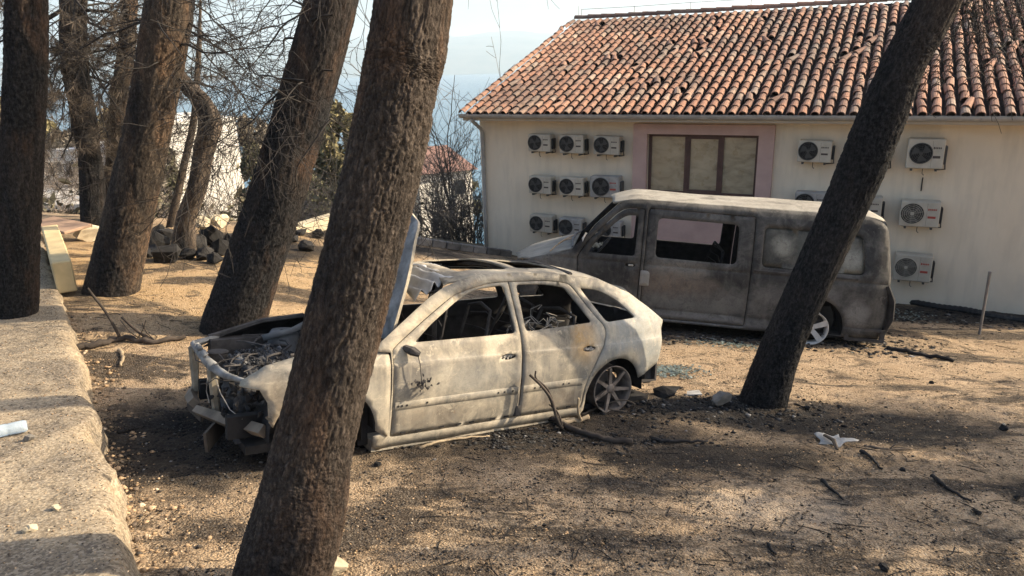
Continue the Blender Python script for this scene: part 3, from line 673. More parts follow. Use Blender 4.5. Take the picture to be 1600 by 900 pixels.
for c in range(ncol + 1):
    for r in range(nrow):
        loose = rng.random() < .09
        if rng.random() < .0015 and 0 < c: continue
        u = RL + c * TW + .006 * rng.normal(); t = r * TR - .05 + .014 * rng.normal() + (-.06 * rng.random() if loose else 0)
        yaw = rng.normal() * (.035 if not loose else .20); lift = .010 + .006 * rng.random() if not loose else .010 + .02 * rng.random()
        p = roofp(u, t, lift)
        if c == 0: p[2] += .02
        Mx = Euler((SL - .028 + rng.normal() * .006, rng.normal() * .03, 0)).to_matrix() @ Euler((0, 0, yaw)).to_matrix()
        wp = hworld(*p); cc = CM @ (wp - CAMP); vis = abs(cc[0] / cc[2]) < 800 / FPX + .02
        tiles.append((np.linalg.norm(wp - CAMP) + (0 if vis else 99), p, Mx))
tiles.sort(key=lambda a: a[0])
for d, p, Mx in tiles[:298]:
    o = link('roof_tile', TILE_ME, roof); o.matrix_local = Matrix.Translation(Vector(p)) @ Mx.to_4x4()
mb = MB()
for d, p, Mx in tiles[298:]: mb.add(TV @ np.array(Mx).T + p, TF)
tag(mb.build('roof_tiles', M_TILE2, roof), kind='stuff')
RV, RF = tile_geo(.46, .125, .11, .018, 8); RV = RV[:, [1, 0, 2]] * np.array([1, 1, 1]); RIDGE = mesh('ridge_tile', RV, RF, M_TILE1)
top = roofp(0, RLEN, .0)
for i in range(33): link('ridge_tile', RIDGE, roof, (RL - .05 + i * .415, top[1], top[2] + .0 + .006 * rng.normal()), (rng.normal() * .03, .03, 0))
mb = MB(); ws = []
for i in range(9):
    x = RL + .15 + i * 1.62; mb.tube([(x, top[1], top[2] + .08), (x, top[1], top[2] + .27)], .009, 5); ws.append((x, top[1], top[2] + .26 - .012 * (i % 2)))
mb.tube([(RL + .05, top[1], top[2] + .36), (RL + .05, top[1], top[2] + .02)], .006, 5); mb.build('wire_holder', M_GREYM, roof)
MB().tube(ws, .007, 5).build('ridge_wire', M_GREYM, roof)
# eave: soffit, fascia, gutter, downpipe
mb = MB(); wbox(mb, RL, RR_, -.46, -.003, EAVE - .12, EAVE - .07); mb.build('soffit', M_WALL, house)
mb = MB(); wbox(mb, RL, RR_, -.485, -.462, EAVE - .155, EAVE - .035); mb.build('fascia', plain('pale_fascia', (.50, .46, .40), .1, 3), house)
mb = MB()
pr = [(-.486 - .075 * (1 - math.cos(a)), EAVE - .015 - .085 * math.sin(a)) for a in np.linspace(0, math.pi, 9)]; pr = pr + [(y - .004 * (1 if i > 4 else -1), z + .006) for i, (y, z) in list(enumerate(pr))[::-1]]
for x0, x1 in [(RL - .03 + i * 2.0 + .004, min(RL - .03 + (i + 1) * 2.0, RR_)) for i in range(7)]:
    n = len(pr); Vv = [(x, y, z) for x in (x0, x1) for y, z in pr]; mb.add(Vv, [(k, (k + 1) % n, n + (k + 1) % n, n + k) for k in range(n)] + [tuple(range(n))[::-1], tuple(range(n, 2 * n))])
gut = mb.build('gutter', M_GREYM, house)
MB().tube([(.10, -.53, EAVE - .10), (.10, -.50, EAVE - .17), (.10, -.14, EAVE - .36), (.10, -.065, EAVE - .46), (.10, -.065, 1.6), (.10, -.065, .2)], .042, 10).build('downpipe', M_GREYM, gut, True)

# air conditioners on the wall
M_ACW = plain('off_white_casing', (.46, .415, .335), .14, 5, .6, bump=.04, orand=.14)
M_ACS = plain('sooty_casing', (.34, .32, .29), .25, 6, .7, bump=.06)
M_ACG = plain('grille_grey', (.07, .068, .065), .2, 8, .6)
M_RED = plain('red_badge_print', (.36, .06, .045), .1, 8, .6); M_INK = plain('dark_badge_print', (.07, .055, .05), .1, 8, .6)
M_BLACKP = plain('black_plastic', (.02, .02, .021), .3, 12, .6)
def aircon(label, x0, y0, x1, y1, red=False, big=False, soot=0, fan=.0, hide=False):
    out = .34
    ua, ub = hw(x0, (y0 + y1) / 2, out)[0], hw(x1, (y0 + y1) / 2, out)[0]; zb = hw((x0 + x1) / 2, y1, out)[1]; zt = hw((x0 + x1) / 2, y0, out)[1]
    wd, ht = ub - ua, zt - zb; dp = .27
    r = thing('air_conditioner', label, 'air conditioner', tuple(hworld((ua + ub) / 2, 0, zb)), (0, .014 * rng.normal(), HANG), 'air conditioners on the house wall')
    cas = M_ACS if soot else M_ACW
    yc = -out + dp / 2
    MB().box((0, yc, ht / 2), (wd, dp, ht), None, .015).build('casing', cas, r)
    fx = -wd * .19 if not big else -wd * .12; fr = min(ht * .41, wd * .30); fz = ht * .52
    mb = MB(); mb.lathe([(fr * 1.06, -out - .001), (fr * 1.06, -out - .018), (fr * .97, -out - .018), (fr * .97, -out - .001)], 28, c=(fx, 0, fz)); 
    for q in (.3, .48, .66, .83): mb.lathe([(fr * q, -out - .016), (fr * q + .006, -out - .016), (fr * q + .006, -out - .011), (fr * q, -out - .011)], 20, c=(fx, 0, fz), close=True)
    for k in range(10):
        a = k * 2 * math.pi / 10; mb.tube([(fx + fr * .14 * math.cos(a), -out - .013, fz + fr * .14 * math.sin(a)), (fx + fr * math.cos(a + .25), -out - .013, fz + fr * math.sin(a + .25))], .0020, 4)
    mb.box((fx, -out - .014, fz), (fr * .32, .012, fr * .32), None, .005)
    g = mb.build('fan_guard', M_ACG if not fan else M_ACW, r)
    mb = MB(); mb.lathe([(.001, -out - .002), (fr * .97, -out - .002)], 28, c=(fx, 0, fz)); mb.build('fan_opening', M_DARK, r)
    mb = MB()
    for k in range(3):
        a = k * 2 * math.pi / 3 + .4; pts = []
        for rr, w0, w1 in ((.16, -.3, .5), (.55, -.35, .75), (.9, -.15, .85)):
            pts += [(fx + fr * rr * math.cos(a + w0), -out - .0085, fz + fr * rr * math.sin(a + w0)), (fx + fr * rr * math.cos(a + w1), -out - .004, fz + fr * rr * math.sin(a + w1))]
        mb.add(pts, [(0, 1, 3, 2), (2, 3, 5, 4)])
    mb.lathe([(.001, -out - .010), (fr * .2, -out - .009), (fr * .2, -out - .003)], 12, c=(fx, 0, fz)); mb.build('fan', M_ACG, r)
    bx = wd * .30
    mb = MB(); 
    for k in range(5): mb.box((bx - wd * .09 + k * wd * .045, -out - .0015, ht * .70), (wd * .032, .003, ht * (.06 + .02 * (k == 0))))
    mb.build('badge', M_RED if red else M_INK, r)
    mb = MB(); mb.box((bx, -out - .0015, ht * .40), (wd * .20, .003, ht * .085)); mb.build('rating_label', M_RED if red else M_INK, r)
    mb = MB(); wbox(mb, wd * .17, wd * .175, -out - .002, -out - .0003, .03, ht - .03); mb.build('panel_seam', M_ACG, r)
    mb = MB(); mb.box((wd / 2 + .022, yc + .02, ht * .45), (.045, dp * .62, ht * .62), None, .012); mb.build('valve_cover', M_BLACKP if not big else M_ACG, r)
    for sx in (-1, 1):
        mb = MB(); wbox(mb, sx * wd * .33 - .018, sx * wd * .33 + .018, -out + .01, -.002, -.04, -.004); mb.build('bracket', M_ACG, r)
    MB().tube([(wd / 2 + .03, yc + .05, ht * .3), (wd / 2 + .05, yc + .06, -.02), (wd * .35, -.05, -.05), (wd * .3, -.03, 0)], .012, 6).build('pipe', M_ACG, r, True)
    MB().tube([(-wd * .02, -out + .06, 0), (-wd * .02, -out + .06, -.09), (wd * .03, -out + .06, -.12)], .007, 5).build('drain_hose', M_ACG, r)
    return r
AC = [('small off white unit in the top left corner of the nine left units', 825, 210, 859, 237, {}),
      ('small off white unit in the middle of the top row left of the window', 874, 211, 911, 240, {}),
      ('off white unit at the right end of the top row nearest the window', 927, 213, 967, 242, {}),
      ('small off white unit at the left end of the middle row beside the downpipe', 826, 276, 860, 303, {}),
      ('small off white unit in the centre of the nine left units', 874, 278, 911, 306, {}),
      ('larger grey unit with a red badge just above the roof front of the van', 922, 276, 967, 309, dict(red=True, big=True, soot=1)),
      ('lowest left unit above the bonnet of the van nearest the thin rod', 827, 337, 862, 363, {}),
      ('lowest middle unit half hidden by the windscreen pillar of the van', 873, 342, 908, 369, dict(soot=1)),
      ('grey unit seen through the open front window of the van', 933, 347, 969, 373, dict(soot=1)),
      ('soot stained unit right of the window beside the leaning black trunk', 1246, 220, 1299, 254, dict(soot=0)),
      ('unit almost hidden behind the leaning black trunk in the top row', 1334, 229, 1389, 262, {}),
      ('unit just peeping over the van roof left of the leaning trunk', 1241, 301, 1292, 336, dict(soot=1)),
      ('unit peeping over the rear of the van roof right of the leaning trunk', 1322, 308, 1378, 343, {}),
      ('largest white unit with a wide black fan at the upper right of the wall', 1417, 217, 1476, 264, dict(big=True)),
      ('white unit with red badge in the middle of the right hand column', 1406, 315, 1469, 355, dict(red=True, fan=1)),
      ('lowest white unit with red badge behind the rear corner of the van', 1397, 399, 1456, 440, dict(red=True, fan=1))]
for lab, x0, y0, x1, y1, kw in AC: aircon(lab, x0, y0, x1, y1, **kw)
MB().tube([hworld(*(np.array([hw(1442, 277)[0], -.03, hw(1442, 277)[1]]))), hworld(hw(1441, 282)[0], -.03, hw(1441, 282)[1]), hworld(hw(1439, 298)[0], -.02, hw(1439, 298)[1])], .012, 6).build('cut_pipe', M_BLACKP)
tag(bpy.data.objects['cut_pipe'], 'short stub of black pipe hanging below the largest air conditioner', 'pipe')
# black drain pipe along the foot of the wall, and the dark kerb at the left corner of the house
pts = []
for px, py in [(1392, 470), (1430, 476), (1470, 483), (1510, 489), (1550, 496), (1600, 504), (1680, 520)]:
    P = hit(px, py); P[2] += .03 + .02 * rng.random(); pts.append(P)
S = spline([(*p, .055) for p in pts], 60); tag(MB().tube(S[:, :3], S[:, 3] * (1 + .18 * (np.arange(60) % 2)), 8).build('drain_pipe', M_BLACKP), 'black ribbed drain pipe lying along the foot of the house wall', 'pipe')
ka, kb = hit(648, 381), hit(800, 402)
kd = kb - ka; kl = math.hypot(kd[0], kd[1]); ko = thing('stone_kerb', 'low dark stone kerb running from the near trunk to the house corner', 'kerb', tuple((ka + kb) / 2), (0, -math.atan2(kd[2], kl), math.atan2(kd[1], kd[0])))
M_KERB = plain('sooty_kerb_stone', (.15, .135, .12), .4, 6, .95, orand=.4)
for i in range(7): MB().box((-kl / 2 + (i + .5) * kl / 7, .02 * rng.normal(), .07), (kl / 7 - .02, .16, .16), None, .015).build('kerb_stone', M_KERB, ko)
ka, kb = hit(455, 362), hit(520, 358); kd = kb - ka; kl = math.hypot(kd[0], kd[1]) + .3
tag(MB().box((0, 0, .08), (kl, .3, .28), None, .03).build('stone_block', plain('pale_kerb_stone', (.42, .36, .25), .2, 6, .95), None, False, tuple((ka + kb) / 2), (0, 0, math.atan2(kd[1], kd[0]))), 'pale flat stone block at the far edge of the lot behind the second trunk', 'stone block')

# ================================================================== the hillside beyond the lot
M_WHITE = plain('white_plaster', (.74, .70, .62), .06, 2, .9); M_REDR = plain('far_red_roof', (.20, .115, .09), .2, 2, .9); M_WIN = plain('dark_window', (.05, .055, .06), .2, 3, .3)
def block(name, label, px0, px1, pyt, pyb, Y, deep, wins=(), roofm=None, mat=None, rz=.0, flat=True):
    a, b = at(px0, pyb, Y), at(px1, pyb, Y); wd = b[0] - a[0]; ht = at((px0 + px1) / 2, pyt, Y)[2] - a[2]
    r = thing(name, label, 'building', ((a[0] + b[0]) / 2, Y, a[2]), (0, 0, rz))
    mb = MB(); wbox(mb, -wd / 2, wd / 2, 0, deep, -3, ht); wl = mb.build('wall', mat or M_WHITE, r)
    if flat: mb = MB(); frame_box(mb, -wd / 2 - .05, wd / 2 + .05, 0, 0, 0, 0, 0) if False else wbox(mb, -wd / 2 - .12, wd / 2 + .12, -.12, deep + .12, ht + .002, ht + .18); mb.build('parapet', mat or M_WHITE, r)
    else:
        mb = MB(); h = deep * .13
        mb.add([(-wd / 2 - .3, -.4, ht), (wd / 2 + .3, -.4, ht), (wd / 2 + .3, deep + .4, ht), (-wd / 2 - .3, deep + .4, ht), (-wd / 2 - .3, deep / 2, ht + h), (wd / 2 + .3, deep / 2, ht + h)], [(0, 1, 5, 4), (2, 3, 4, 5), (0, 4, 3), (1, 2, 5), (3, 2, 1, 0)]); mb.build('roof', M_REDR, r)
    for cx, cz, ww, hh in wins:
        mb = MB(); x, z = -wd / 2 + cx * wd, cz * ht; frame_box(mb, x - ww / 2, x + ww / 2, z, z + hh, -.05, -.002, .08); wn = mb.build('window', M_WHITE, r)
        mb = MB(); wbox(mb, x - ww / 2 + .08, x + ww / 2 - .08, -.03, -.004, z + .08, z + hh - .08); mb.build('pane', M_WIN, wn)
    return r
block('white_house', 'bright white house wall between the crooked tree and the second trunk', 262, 386, 192, 330, 40, 9, [(.12, .2, 1.2, 1.3)], rz=.65)
block('low_house', 'long low pale house behind the left trunks with a row of small windows', 62, 162, 238, 300, 44, 9, [(.78, .45, 1.6, .8), (.3, .45, 1.2, .8)], mat=plain('grey_plaster', (.50, .50, .50), .1, 2, .9))
block('white_house', 'far white house glimpsed at the left edge behind the half burnt trunk', -70, 20, 280, 370, 38, 8, [(.7, .4, 1, 1)], rz=.5)
block('red_roofed_house', 'small white house with red tiled roof behind the bare saplings', 655, 744, 268, 330, 46, 9, [(.75, .35, 1, 1.1)], mat=M_WHITE, flat=False, rz=.5)
a = at(110, 325, 27); sh = thing('shed', 'open shed with pale flat roof and dark inside behind the dark slim pine', 'shed', tuple(a))
mb = MB(); wbox(mb, -2.6, 1.2, -1, 3.2, .12, .30); mb.build('roof', plain('pale_roof_sheet', (.50, .47, .42), .15, 2, .9), sh)
for x in (-2.4, -1.2, 0, 1.05): mb = MB(); wbox(mb, x - .06, x + .06, -.9, -.78, -2.6, .118); mb.build('post', M_BLACKP, sh)
mb = MB(); wbox(mb, -2.5, 1.1, 2.0, 2.15, -2.6, .115); mb.build('back_wall', plain('sooty_wall', (.06, .055, .05), .3), sh)

M_LEAF = plain('olive_scorched_leaves', (.17, .145, .07), .5, .5, .8, isl=.6)
M_LEAFG = plain('dull_green_leaves', (.12, .115, .06), .5, .5, .8, isl=.55)
M_SCORCH = plain('scorched_tan_leaves', (.24, .185, .095), .5, .5, .8, isl=.6); M_SCORCHG = plain('scorched_grey_leaves', (.15, .13, .10), .5, .5, .8, isl=.6)
M_SCRUB = plain('bare_scrub_twigs', (.21, .17, .135), .35, 1.2, isl=.2)
M_SCRUBD = plain('charred_scrub_twigs', (.115, .097, .08), .35, 1.2, isl=.2)
def leaves(name, cl, n, size, mat, parent):      # cl: list of (centre, radii)
    V = []
    for c, r in cl:
        k = int(n / len(cl)); d = rng.normal(size=(k, 3)); d /= np.linalg.norm(d, axis=1)[:, None]
        p = np.array(c) + d * np.array(r) * (rng.random((k, 1)) ** .45)
        t = rng.normal(size=(k, 3)); t /= np.linalg.norm(t, axis=1)[:, None]; b = np.cross(t, rng.normal(size=(k, 3))); b /= np.linalg.norm(b, axis=1)[:, None]
        s = size * (.5 + rng.random((k, 1)))
        V.append(np.stack([p - t * s, p + b * s * .45, p + t * s, p - b * s * .45], 1))
    V = np.concatenate(V).reshape(-1, 3); o = obj(name, V, np.arange(len(V)).reshape(-1, 4), mat, parent); o['kind'] = 'stuff'; return o
def leafy(label, px, pyt, pyb, wpx, Y, mat, n=5000, size=.16, nc=16, group=None):
    top, bot = at(px, pyt, Y), at(px, pyb, Y); h = top[2] - bot[2]; rw = wpx * Y / FPX / 2
    r = thing('leafy_tree', label, 'tree', (bot[0], Y, bot[2] - .3), group=group)
    MB().tube([(0, 0, -1), (.1, 0, h * .4), (0, .1, h * .85)], [.22, .15, .04], 7).build('trunk', B_PALE, r)
    cl = []
    for i in range(nc):
        t = rng.random(); z = h * (.18 + .80 * t); q = rw * (1 - .55 * t ** 1.5); a = rng.random() * 6.28
        k = rng.random() ** .5; cl.append(((q * k * math.cos(a), q * k * math.sin(a), z), (rw * .36 * (1.1 - .4 * t), rw * .36 * (1.1 - .4 * t), h * .13)))
    leaves('crown', cl, n, size, mat, r)
leafy('olive tinged pine beyond the lot seen between the second and the near trunk', 535, 158, 345, 86, 33, M_LEAF, 7000, .15, 20)
leafy('dull green bushy tree low beyond the lot left of the near trunk', 480, 262, 372, 100, 28, M_LEAFG, 6000, .13, 18)
leafy('yellowish pine far behind the left edge trunk', 12, 140, 330, 80, 42, M_LEAF, 5000, .2)
leafy('olive pine behind the low pale house', 88, 155, 300, 80, 52, M_LEAF, 5000, .24)
leafy('dark green tree in front of the white house wall', 405, 225, 330, 44, 36, M_LEAFG, 4500, .16)
leafy('grey green tree low between the third trunk and the white house', 266, 215, 330, 50, 36, M_LEAFG, 4000, .15)
leafy('dull green hillside tree behind the red roofed house', 690, 250, 330, 120, 56, M_LEAFG, 4500, .25)
def shrub(label, px, pyt, pyb, wpx, Y, mat, n=16, group=None, name='bare_shrub', r0=.022, up=1.2, depth=3, base=None):
    top, bot = at(px, pyt, Y), at(px, pyb, Y); h = top[2] - bot[2]; rw = wpx * Y / FPX / 2
    r = thing(name, label, 'shrub' if name == 'bare_shrub' else 'tree', (bot[0], Y, bot[2] - .1), group=group); segs = []
    for i in range(n):
        x = rng.normal() * rw * .45; y = rng.normal() * rw * .4
        grow(segs, np.array([x * .5, y * .5, -.4]), np.array([x * .9 / max(h, .5), y * .6, up]), h * (.7 + .45 * rng.random()), r0, depth, max(.12, h / 16), .24, -.01, .58, .42)
    segs = [(a, b, max(c, .0045 + .00012 * Y), max(d, .0035 + .0001 * Y)) for a, b, c, d in segs]
    V, F = seg_mesh(segs); o = obj('stems', V, F, mat, r); o['kind'] = 'stuff'
    return r
for lab, px, pt, pb, wp, Y, mt, n in [
    ('pale bare shrub behind the stones left of the second trunk', 355, 275, 375, 90, 20, M_SCRUB, 18),
    ('tangled bare shrub between the sunlit brown trunk and crooked tree', 250, 270, 365, 70, 20, M_SCRUB, 16),
    ('bare shrub right behind the half burnt left trunk', 85, 270, 372, 90, 21, M_SCRUB, 16),
    ('bare shrub just right of the second trunk at the lot edge', 455, 270, 372, 70, 21, M_SCRUB, 14),
    ('bare brown shrub left of the near trunk before the green tree', 505, 290, 372, 50, 22, M_SCRUB, 12),
    ('low dense bare bush along the kerb right of the near trunk', 685, 285, 378, 60, 19, M_SCRUB, 18),
    ('bare bush against the left corner of the house', 735, 270, 384, 50, 18.6, M_SCRUBD, 16),
    ('pale bare bush in front of the red roofed house', 700, 225, 380, 70, 22, M_SCRUB, 14),
    ('bare scrub hiding the low pale house', 110, 215, 330, 110, 30, M_SCRUB, 18),
    ('bare scrub far left behind the half burnt trunk', 15, 220, 350, 60, 26, M_SCRUBD, 14),
    ('dark bare scrub beside the dark slim pine', 210, 210, 345, 80, 28, M_SCRUBD, 16)]:
    shrub(lab, px, pt, pb, wp, Y, mt, int(n * 1.5), 'bare scrub beyond the lot')
for lab, px, pt, pb, wp, Y, n, r0 in [
    ('tall charred cypress sapling beyond the kerb nearest the house corner', 715, 118, 390, 34, 21, 5, .035),
    ('slender charred sapling left of the tall cypress sapling', 690, 170, 385, 24, 22, 4, .03),
    ('charred sapling whose tip shows above the roof corner', 768, 102, 392, 30, 26, 4, .035),
    ('leaning charred sapling touching the house corner', 738, 190, 392, 24, 19.2, 4, .025)]:
    shrub(lab, px, pt, pb, wp, Y, M_SCRUBD, n, 'charred saplings by the house corner', 'bare_sapling', r0, 5.0, 2)

for i, (px, pt, wp, Y, mt) in enumerate([(40, 175, 90, 48, 0), (150, 190, 110, 46, 1), (215, 165, 90, 50, 0), (420, 185, 90, 44, 1), (560, 225, 90, 40, 1), (610, 240, 80, 44, 1), (240, 245, 60, 34, 1)]):
    leafy(['scorched tan tree on the slope behind the left edge trunk', 'grey scorched tree on the slope behind the dark slim pine', 'tan scorched tree showing between the slim pines', 'grey scorched tree just left of the second trunk', 'dull scorched tree low behind the near trunk on its left', 'dull scorched tree low behind the near trunk', 'grey scorched bush behind the crooked tree'][i], px, pt, 345, wp, Y, [M_SCORCH, M_SCORCHG][mt], 5000, .11 + .002 * Y, 22, 'scorched trees on the slope')

# undergrowth on the slope
k = 26000; x = -34 + 44 * rng.random(k); y = 17 + 45 * rng.random(k) ** 1.3; cl_ = fbm(x * .5, y * .5, 0, 3, 3); kp = (cl_ > -.15) & ~((x > -2.5) & (y < 34)); x, y = x[kp], y[kp]
z = G0(x, y) + np.abs(rng.normal(size=len(x))) * .35 * (1 + cl_[kp]) * 1.3
C_ = np.stack([x, y, z], -1); t = rng.normal(size=C_.shape); t /= np.linalg.norm(t, axis=1)[:, None]; b = np.cross(t, rng.normal(size=C_.shape)); b /= np.linalg.norm(b, axis=1)[:, None]; s_ = (.05 + .005 * y[:, None]) * (.5 + rng.random((len(x), 1)))
V = np.stack([C_ - t * s_, C_ + b * s_ * .4, C_ + t * s_, C_ - b * s_ * .4], 1).reshape(-1, 3)
obj('undergrowth', V, np.arange(len(V)).reshape(-1, 4), plain('scorched_undergrowth', (.10, .088, .055), .5, .4, .9, isl=.6))['kind'] = 'stuff'

# ================================================================== vehicles
def rc(pts, n=5):                   # polygon with rounded corners: (x, z[, radius])
    P = [(p[0], p[1], p[2] if len(p) > 2 else 0) for p in pts]; out = []
    for i, (x, z, r) in enumerate(P):
        if r <= 0: out.append((x, z)); continue
        a = np.array(P[i - 1][:2]) - (x, z); b = np.array(P[(i + 1) % len(P)][:2]) - (x, z)
        la, lb = np.linalg.norm(a), np.linalg.norm(b); q = min(r, la * .48, lb * .48); A = a / la * q; B = b / lb * q
        for t in np.linspace(0, 1, n): out.append((x + A[0] * (1 - t) ** 2 + B[0] * t ** 2, z + A[1] * (1 - t) ** 2 + B[1] * t ** 2))
    return out
def arc(cx, cz, r, a0, a1, n=14): return [(cx + r * math.cos(R_(a)), cz + r * math.sin(R_(a))) for a in np.linspace(a0, a1, n)]
def resamp(poly, step):
    out = []
    for i in range(len(poly)):
        a, b = np.array(poly[i]), np.array(poly[(i + 1) % len(poly)]); n = max(1, int(math.ceil(np.linalg.norm(b - a) / step)))
        out += [tuple(a + (b - a) * k / n) for k in range(n)]
    return out
def inside(P, poly):
    x, y = P[:, 0], P[:, 1]; r = np.zeros(len(P), bool); q = np.array(poly); j = len(q) - 1
    for i in range(len(q)):
        xi, yi, xj, yj = q[i, 0], q[i, 1], q[j, 0], q[j, 1]
        c = ((yi > y) != (yj > y)) & (x < (xj - xi) * (y - yi) / (yj - yi + 1e-12) + xi); r ^= c; j = i
    return r
def seg_dist(P, poly):
    d = np.full(len(P), 9.0); q = np.array(poly)
    for i in range(len(q)):
        a, b = q[i], q[(i + 1) % len(q)]; ab = b - a; t = np.clip(((P - a) @ ab) / (ab @ ab + 1e-12), 0, 1); d = np.minimum(d, np.linalg.norm(P - a - t[:, None] * ab, axis=1))
    return d
def panel(name, outline, holes, fn, mats, parent, step=.05, th=.012, flip=False, label=None, lines=()):
    """a sheet of bodywork: 2-D outline with holes, bent into place by fn(u, v) -> xyz, with thickness"""
    loops = [resamp(outline, step)] + [resamp(h, step) for h in holes]; pts = []; edges = []
    for lp in loops:
        n0 = len(pts); pts += lp; edges += [(n0 + i, n0 + (i + 1) % len(lp)) for i in range(len(lp))]
    o = np.array(outline); g = np.stack(np.meshgrid(np.arange(o[:, 0].min(), o[:, 0].max(), step), np.arange(o[:, 1].min(), o[:, 1].max(), step)), -1).reshape(-1, 2)
    g = g + rng.normal(size=g.shape) * step * .06
    k = inside(g, outline)
    for h in holes: k &= ~inside(g, h)
    g = g[k]
    if len(g): 
        k = np.ones(len(g), bool)
        for lp in [outline] + list(holes): k &= seg_dist(g, lp) > step * .45
        g = g[k]
    if lines:
        x_ = np.arange(o[:, 0].min(), o[:, 0].max(), step); q = np.concatenate([np.stack([x_, f(x_)], -1) for f in lines]); k = inside(q, outline)
        for h in holes: k &= ~inside(q, h)
        q = q[k]; k = np.ones(len(q), bool)
        for lp in [outline] + list(holes): k &= seg_dist(q, lp) > .004
        q = q[k]
        if len(g): g = g[np.min(np.abs(g[:, None, 1] - np.stack([f(g[:, 0]) for f in lines], 1)), 1) > .012]
        g = np.concatenate([g, q]) if len(g) else q
    vs_, es_, fs_, *_ = delaunay_2d_cdt([Vector(p) for p in pts] + [Vector(p) for p in g], edges, [], 0, 1e-5)
    P = np.array([tuple(v) for v in vs_]); T = np.array([f for f in fs_]); c = P[T].mean(1); k = inside(c, outline)
    for h in holes: k &= ~inside(c, h)
    T = T[k]; V = np.stack(fn(P[:, 0], P[:, 1]), -1)
    if flip: T = T[:, ::-1]
    nr = np.zeros_like(V); fnm = np.cross(V[T[:, 1]] - V[T[:, 0]], V[T[:, 2]] - V[T[:, 0]])
    for q in range(3): np.add.at(nr, T[:, q], fnm)
    nr /= np.linalg.norm(nr, axis=1)[:, None] + 1e-12
    n = len(V); V2 = np.vstack([V, V - nr * th])
    e = np.concatenate([T[:, [0, 1]], T[:, [1, 2]], T[:, [2, 0]]]); key = np.sort(e, 1); _, inv, cnt = np.unique(key, axis=0, return_inverse=True, return_counts=True); be = e[cnt[inv.ravel()] == 1]
    side = np.concatenate([np.stack([be[:, 1], be[:, 0], be[:, 0] + n], -1), np.stack([be[:, 1], be[:, 0] + n, be[:, 1] + n], -1)])
    F = np.concatenate([T, T[:, ::-1] + n, side]); mi = np.concatenate([np.zeros(len(T)), np.ones(len(T)), np.zeros(len(side))])
    ob = obj(name, V2, F, mats, parent, mi, smooth=False)
    ob.data.polygons.foreach_set('use_smooth', np.concatenate([np.ones(2 * len(T), bool), np.zeros(len(side), bool)]))
    if label: ob['label'] = label
    return ob
M_SOOT = plain('soot_black', (.018, .017, .017), .5, 9, .95, bump=.4)
M_SOOTG = plain('sooty_iron', (.055, .050, .047), .5, 9, .9, bump=.4)
M_WIRE = plain('bare_wire', (.30, .27, .23), .4, 8, .6)
M_ALUASH = plain('ash_grey_metal', (.12, .12, .119), .35, 9, .8, bump=.4)
CAR_M = m_wreck('burnt_car_steel', (.41, .355, .265), (.245, .225, .185), (.08, .075, .068), (.34, .17, .06), .47,
                [((-1.02, .85, .82), (.13, .5, .17), (.58, .33, .09), .6), ((-.38, .86, .50), (.06, .4, .28), (.10, .09, .085), .75), ((1.66, .75, .56), (.20, .6, .17), (.20, .15, .10), .5), ((-1.7, .8, .8), (.55, .6, .4), (.27, .30, .31), .55), ((.1, .86, .62), (.35, .4, .16), (.22, .23, .225), .5), ((.5, .86, .35), (.4, .4, .07), (.16, .13, .10), .5), ((-.75, .86, .33), (.3, .4, .08), (.15, .12, .095), .5), ((.2, .7, 1.0), (.6, .5, .05), (.12, .11, .10), .6), ((.60, .86, .72), (.14, .4, .16), (.13, .125, .12), .6), ((-.60, .86, .62), (.16, .4, .22), (.20, .19, .17), .5), ((-1.55, .8, .62), (.16, .5, .08), (.42, .34, .22), .6), ((1.05, .86, .62), (.16, .4, .25), (.24, .225, .19), .45), ((-1.2, .7, 1.15), (.3, .5, .06), (.12, .115, .11), .6)], .4)
CM2 = [CAR_M, M_SOOT]
def car_wheel(root, name, pos, rad, spokes, mat, wdt=.19, twin=False, side=1, rot0=.3):
    mb = MB(); h = wdt / 2
    mb.lathe([(rad, h), (rad, h - .014), (rad * .955, h - .03), (rad * .93, 0), (rad * .955, -h + .03), (rad, -h + .014), (rad, -h), (rad * .965, -h), (rad * .90, -h + .04), (rad * .885, 0), (rad * .90, h - .04), (rad * .965, h)], 40, close=True)
    w_ = mb.build(name, mat, root, True, pos); w_.scale = (1, side, 1)
    for k in range(spokes):
        a = rot0 + 2 * math.pi * k / spokes; ca, sa = math.cos(a), math.sin(a); 
        for off in ((-.10, .10) if twin else (0,)):
            mb = MB(); w0, w1 = (.016, .011) if twin else ((.030, .040) if spokes < 6 else (.020, .013))
            def pt(r, lat, y):
                aa = a + off * (r / rad) * 2.2; return (r * math.cos(aa) - lat * math.sin(aa), y, r * math.sin(aa) + lat * math.cos(aa))
            Vv = []
            for r, wd, y in ((rad * .14, w0, h - .035), (rad * .5, (w0 + w1) / 2, h - .022), (rad * .93, w1, h - .012)):
                Vv += [pt(r, -wd, y), pt(r, wd, y), pt(r, wd * .7, y - .03), pt(r, -wd * .7, y - .03)]
            mb.add(Vv, [(4 * i + j, 4 * i + (j + 1) % 4, 4 * i + 4 + (j + 1) % 4, 4 * i + 4 + j) for i in range(2) for j in range(4)]); mb.build('spoke', mat, w_)
    mb = MB(); mb.lathe([(.001, h - .022), (rad * .14, h - .024), (rad * .20, h - .034), (rad * .2, h - .09), (.001, h - .09)], 18); mb.build('hub', mat, w_, True)
    mb = MB(); mb.lathe([(.05, -.02), (rad * .66, -.02), (rad * .66, -.045), (.05, -.045)], 24, close=True); mb.build('brake_disc', M_SOOTG, w_)
    return w_
M_RIMASH = plain('ash_coated_alloy', (.34, .32, .285), .3, 10, .75, bump=.3)
M_RIMDARK = plain('burnt_alloy', (.15, .125, .105), .65, 10, .8, bump=.3)

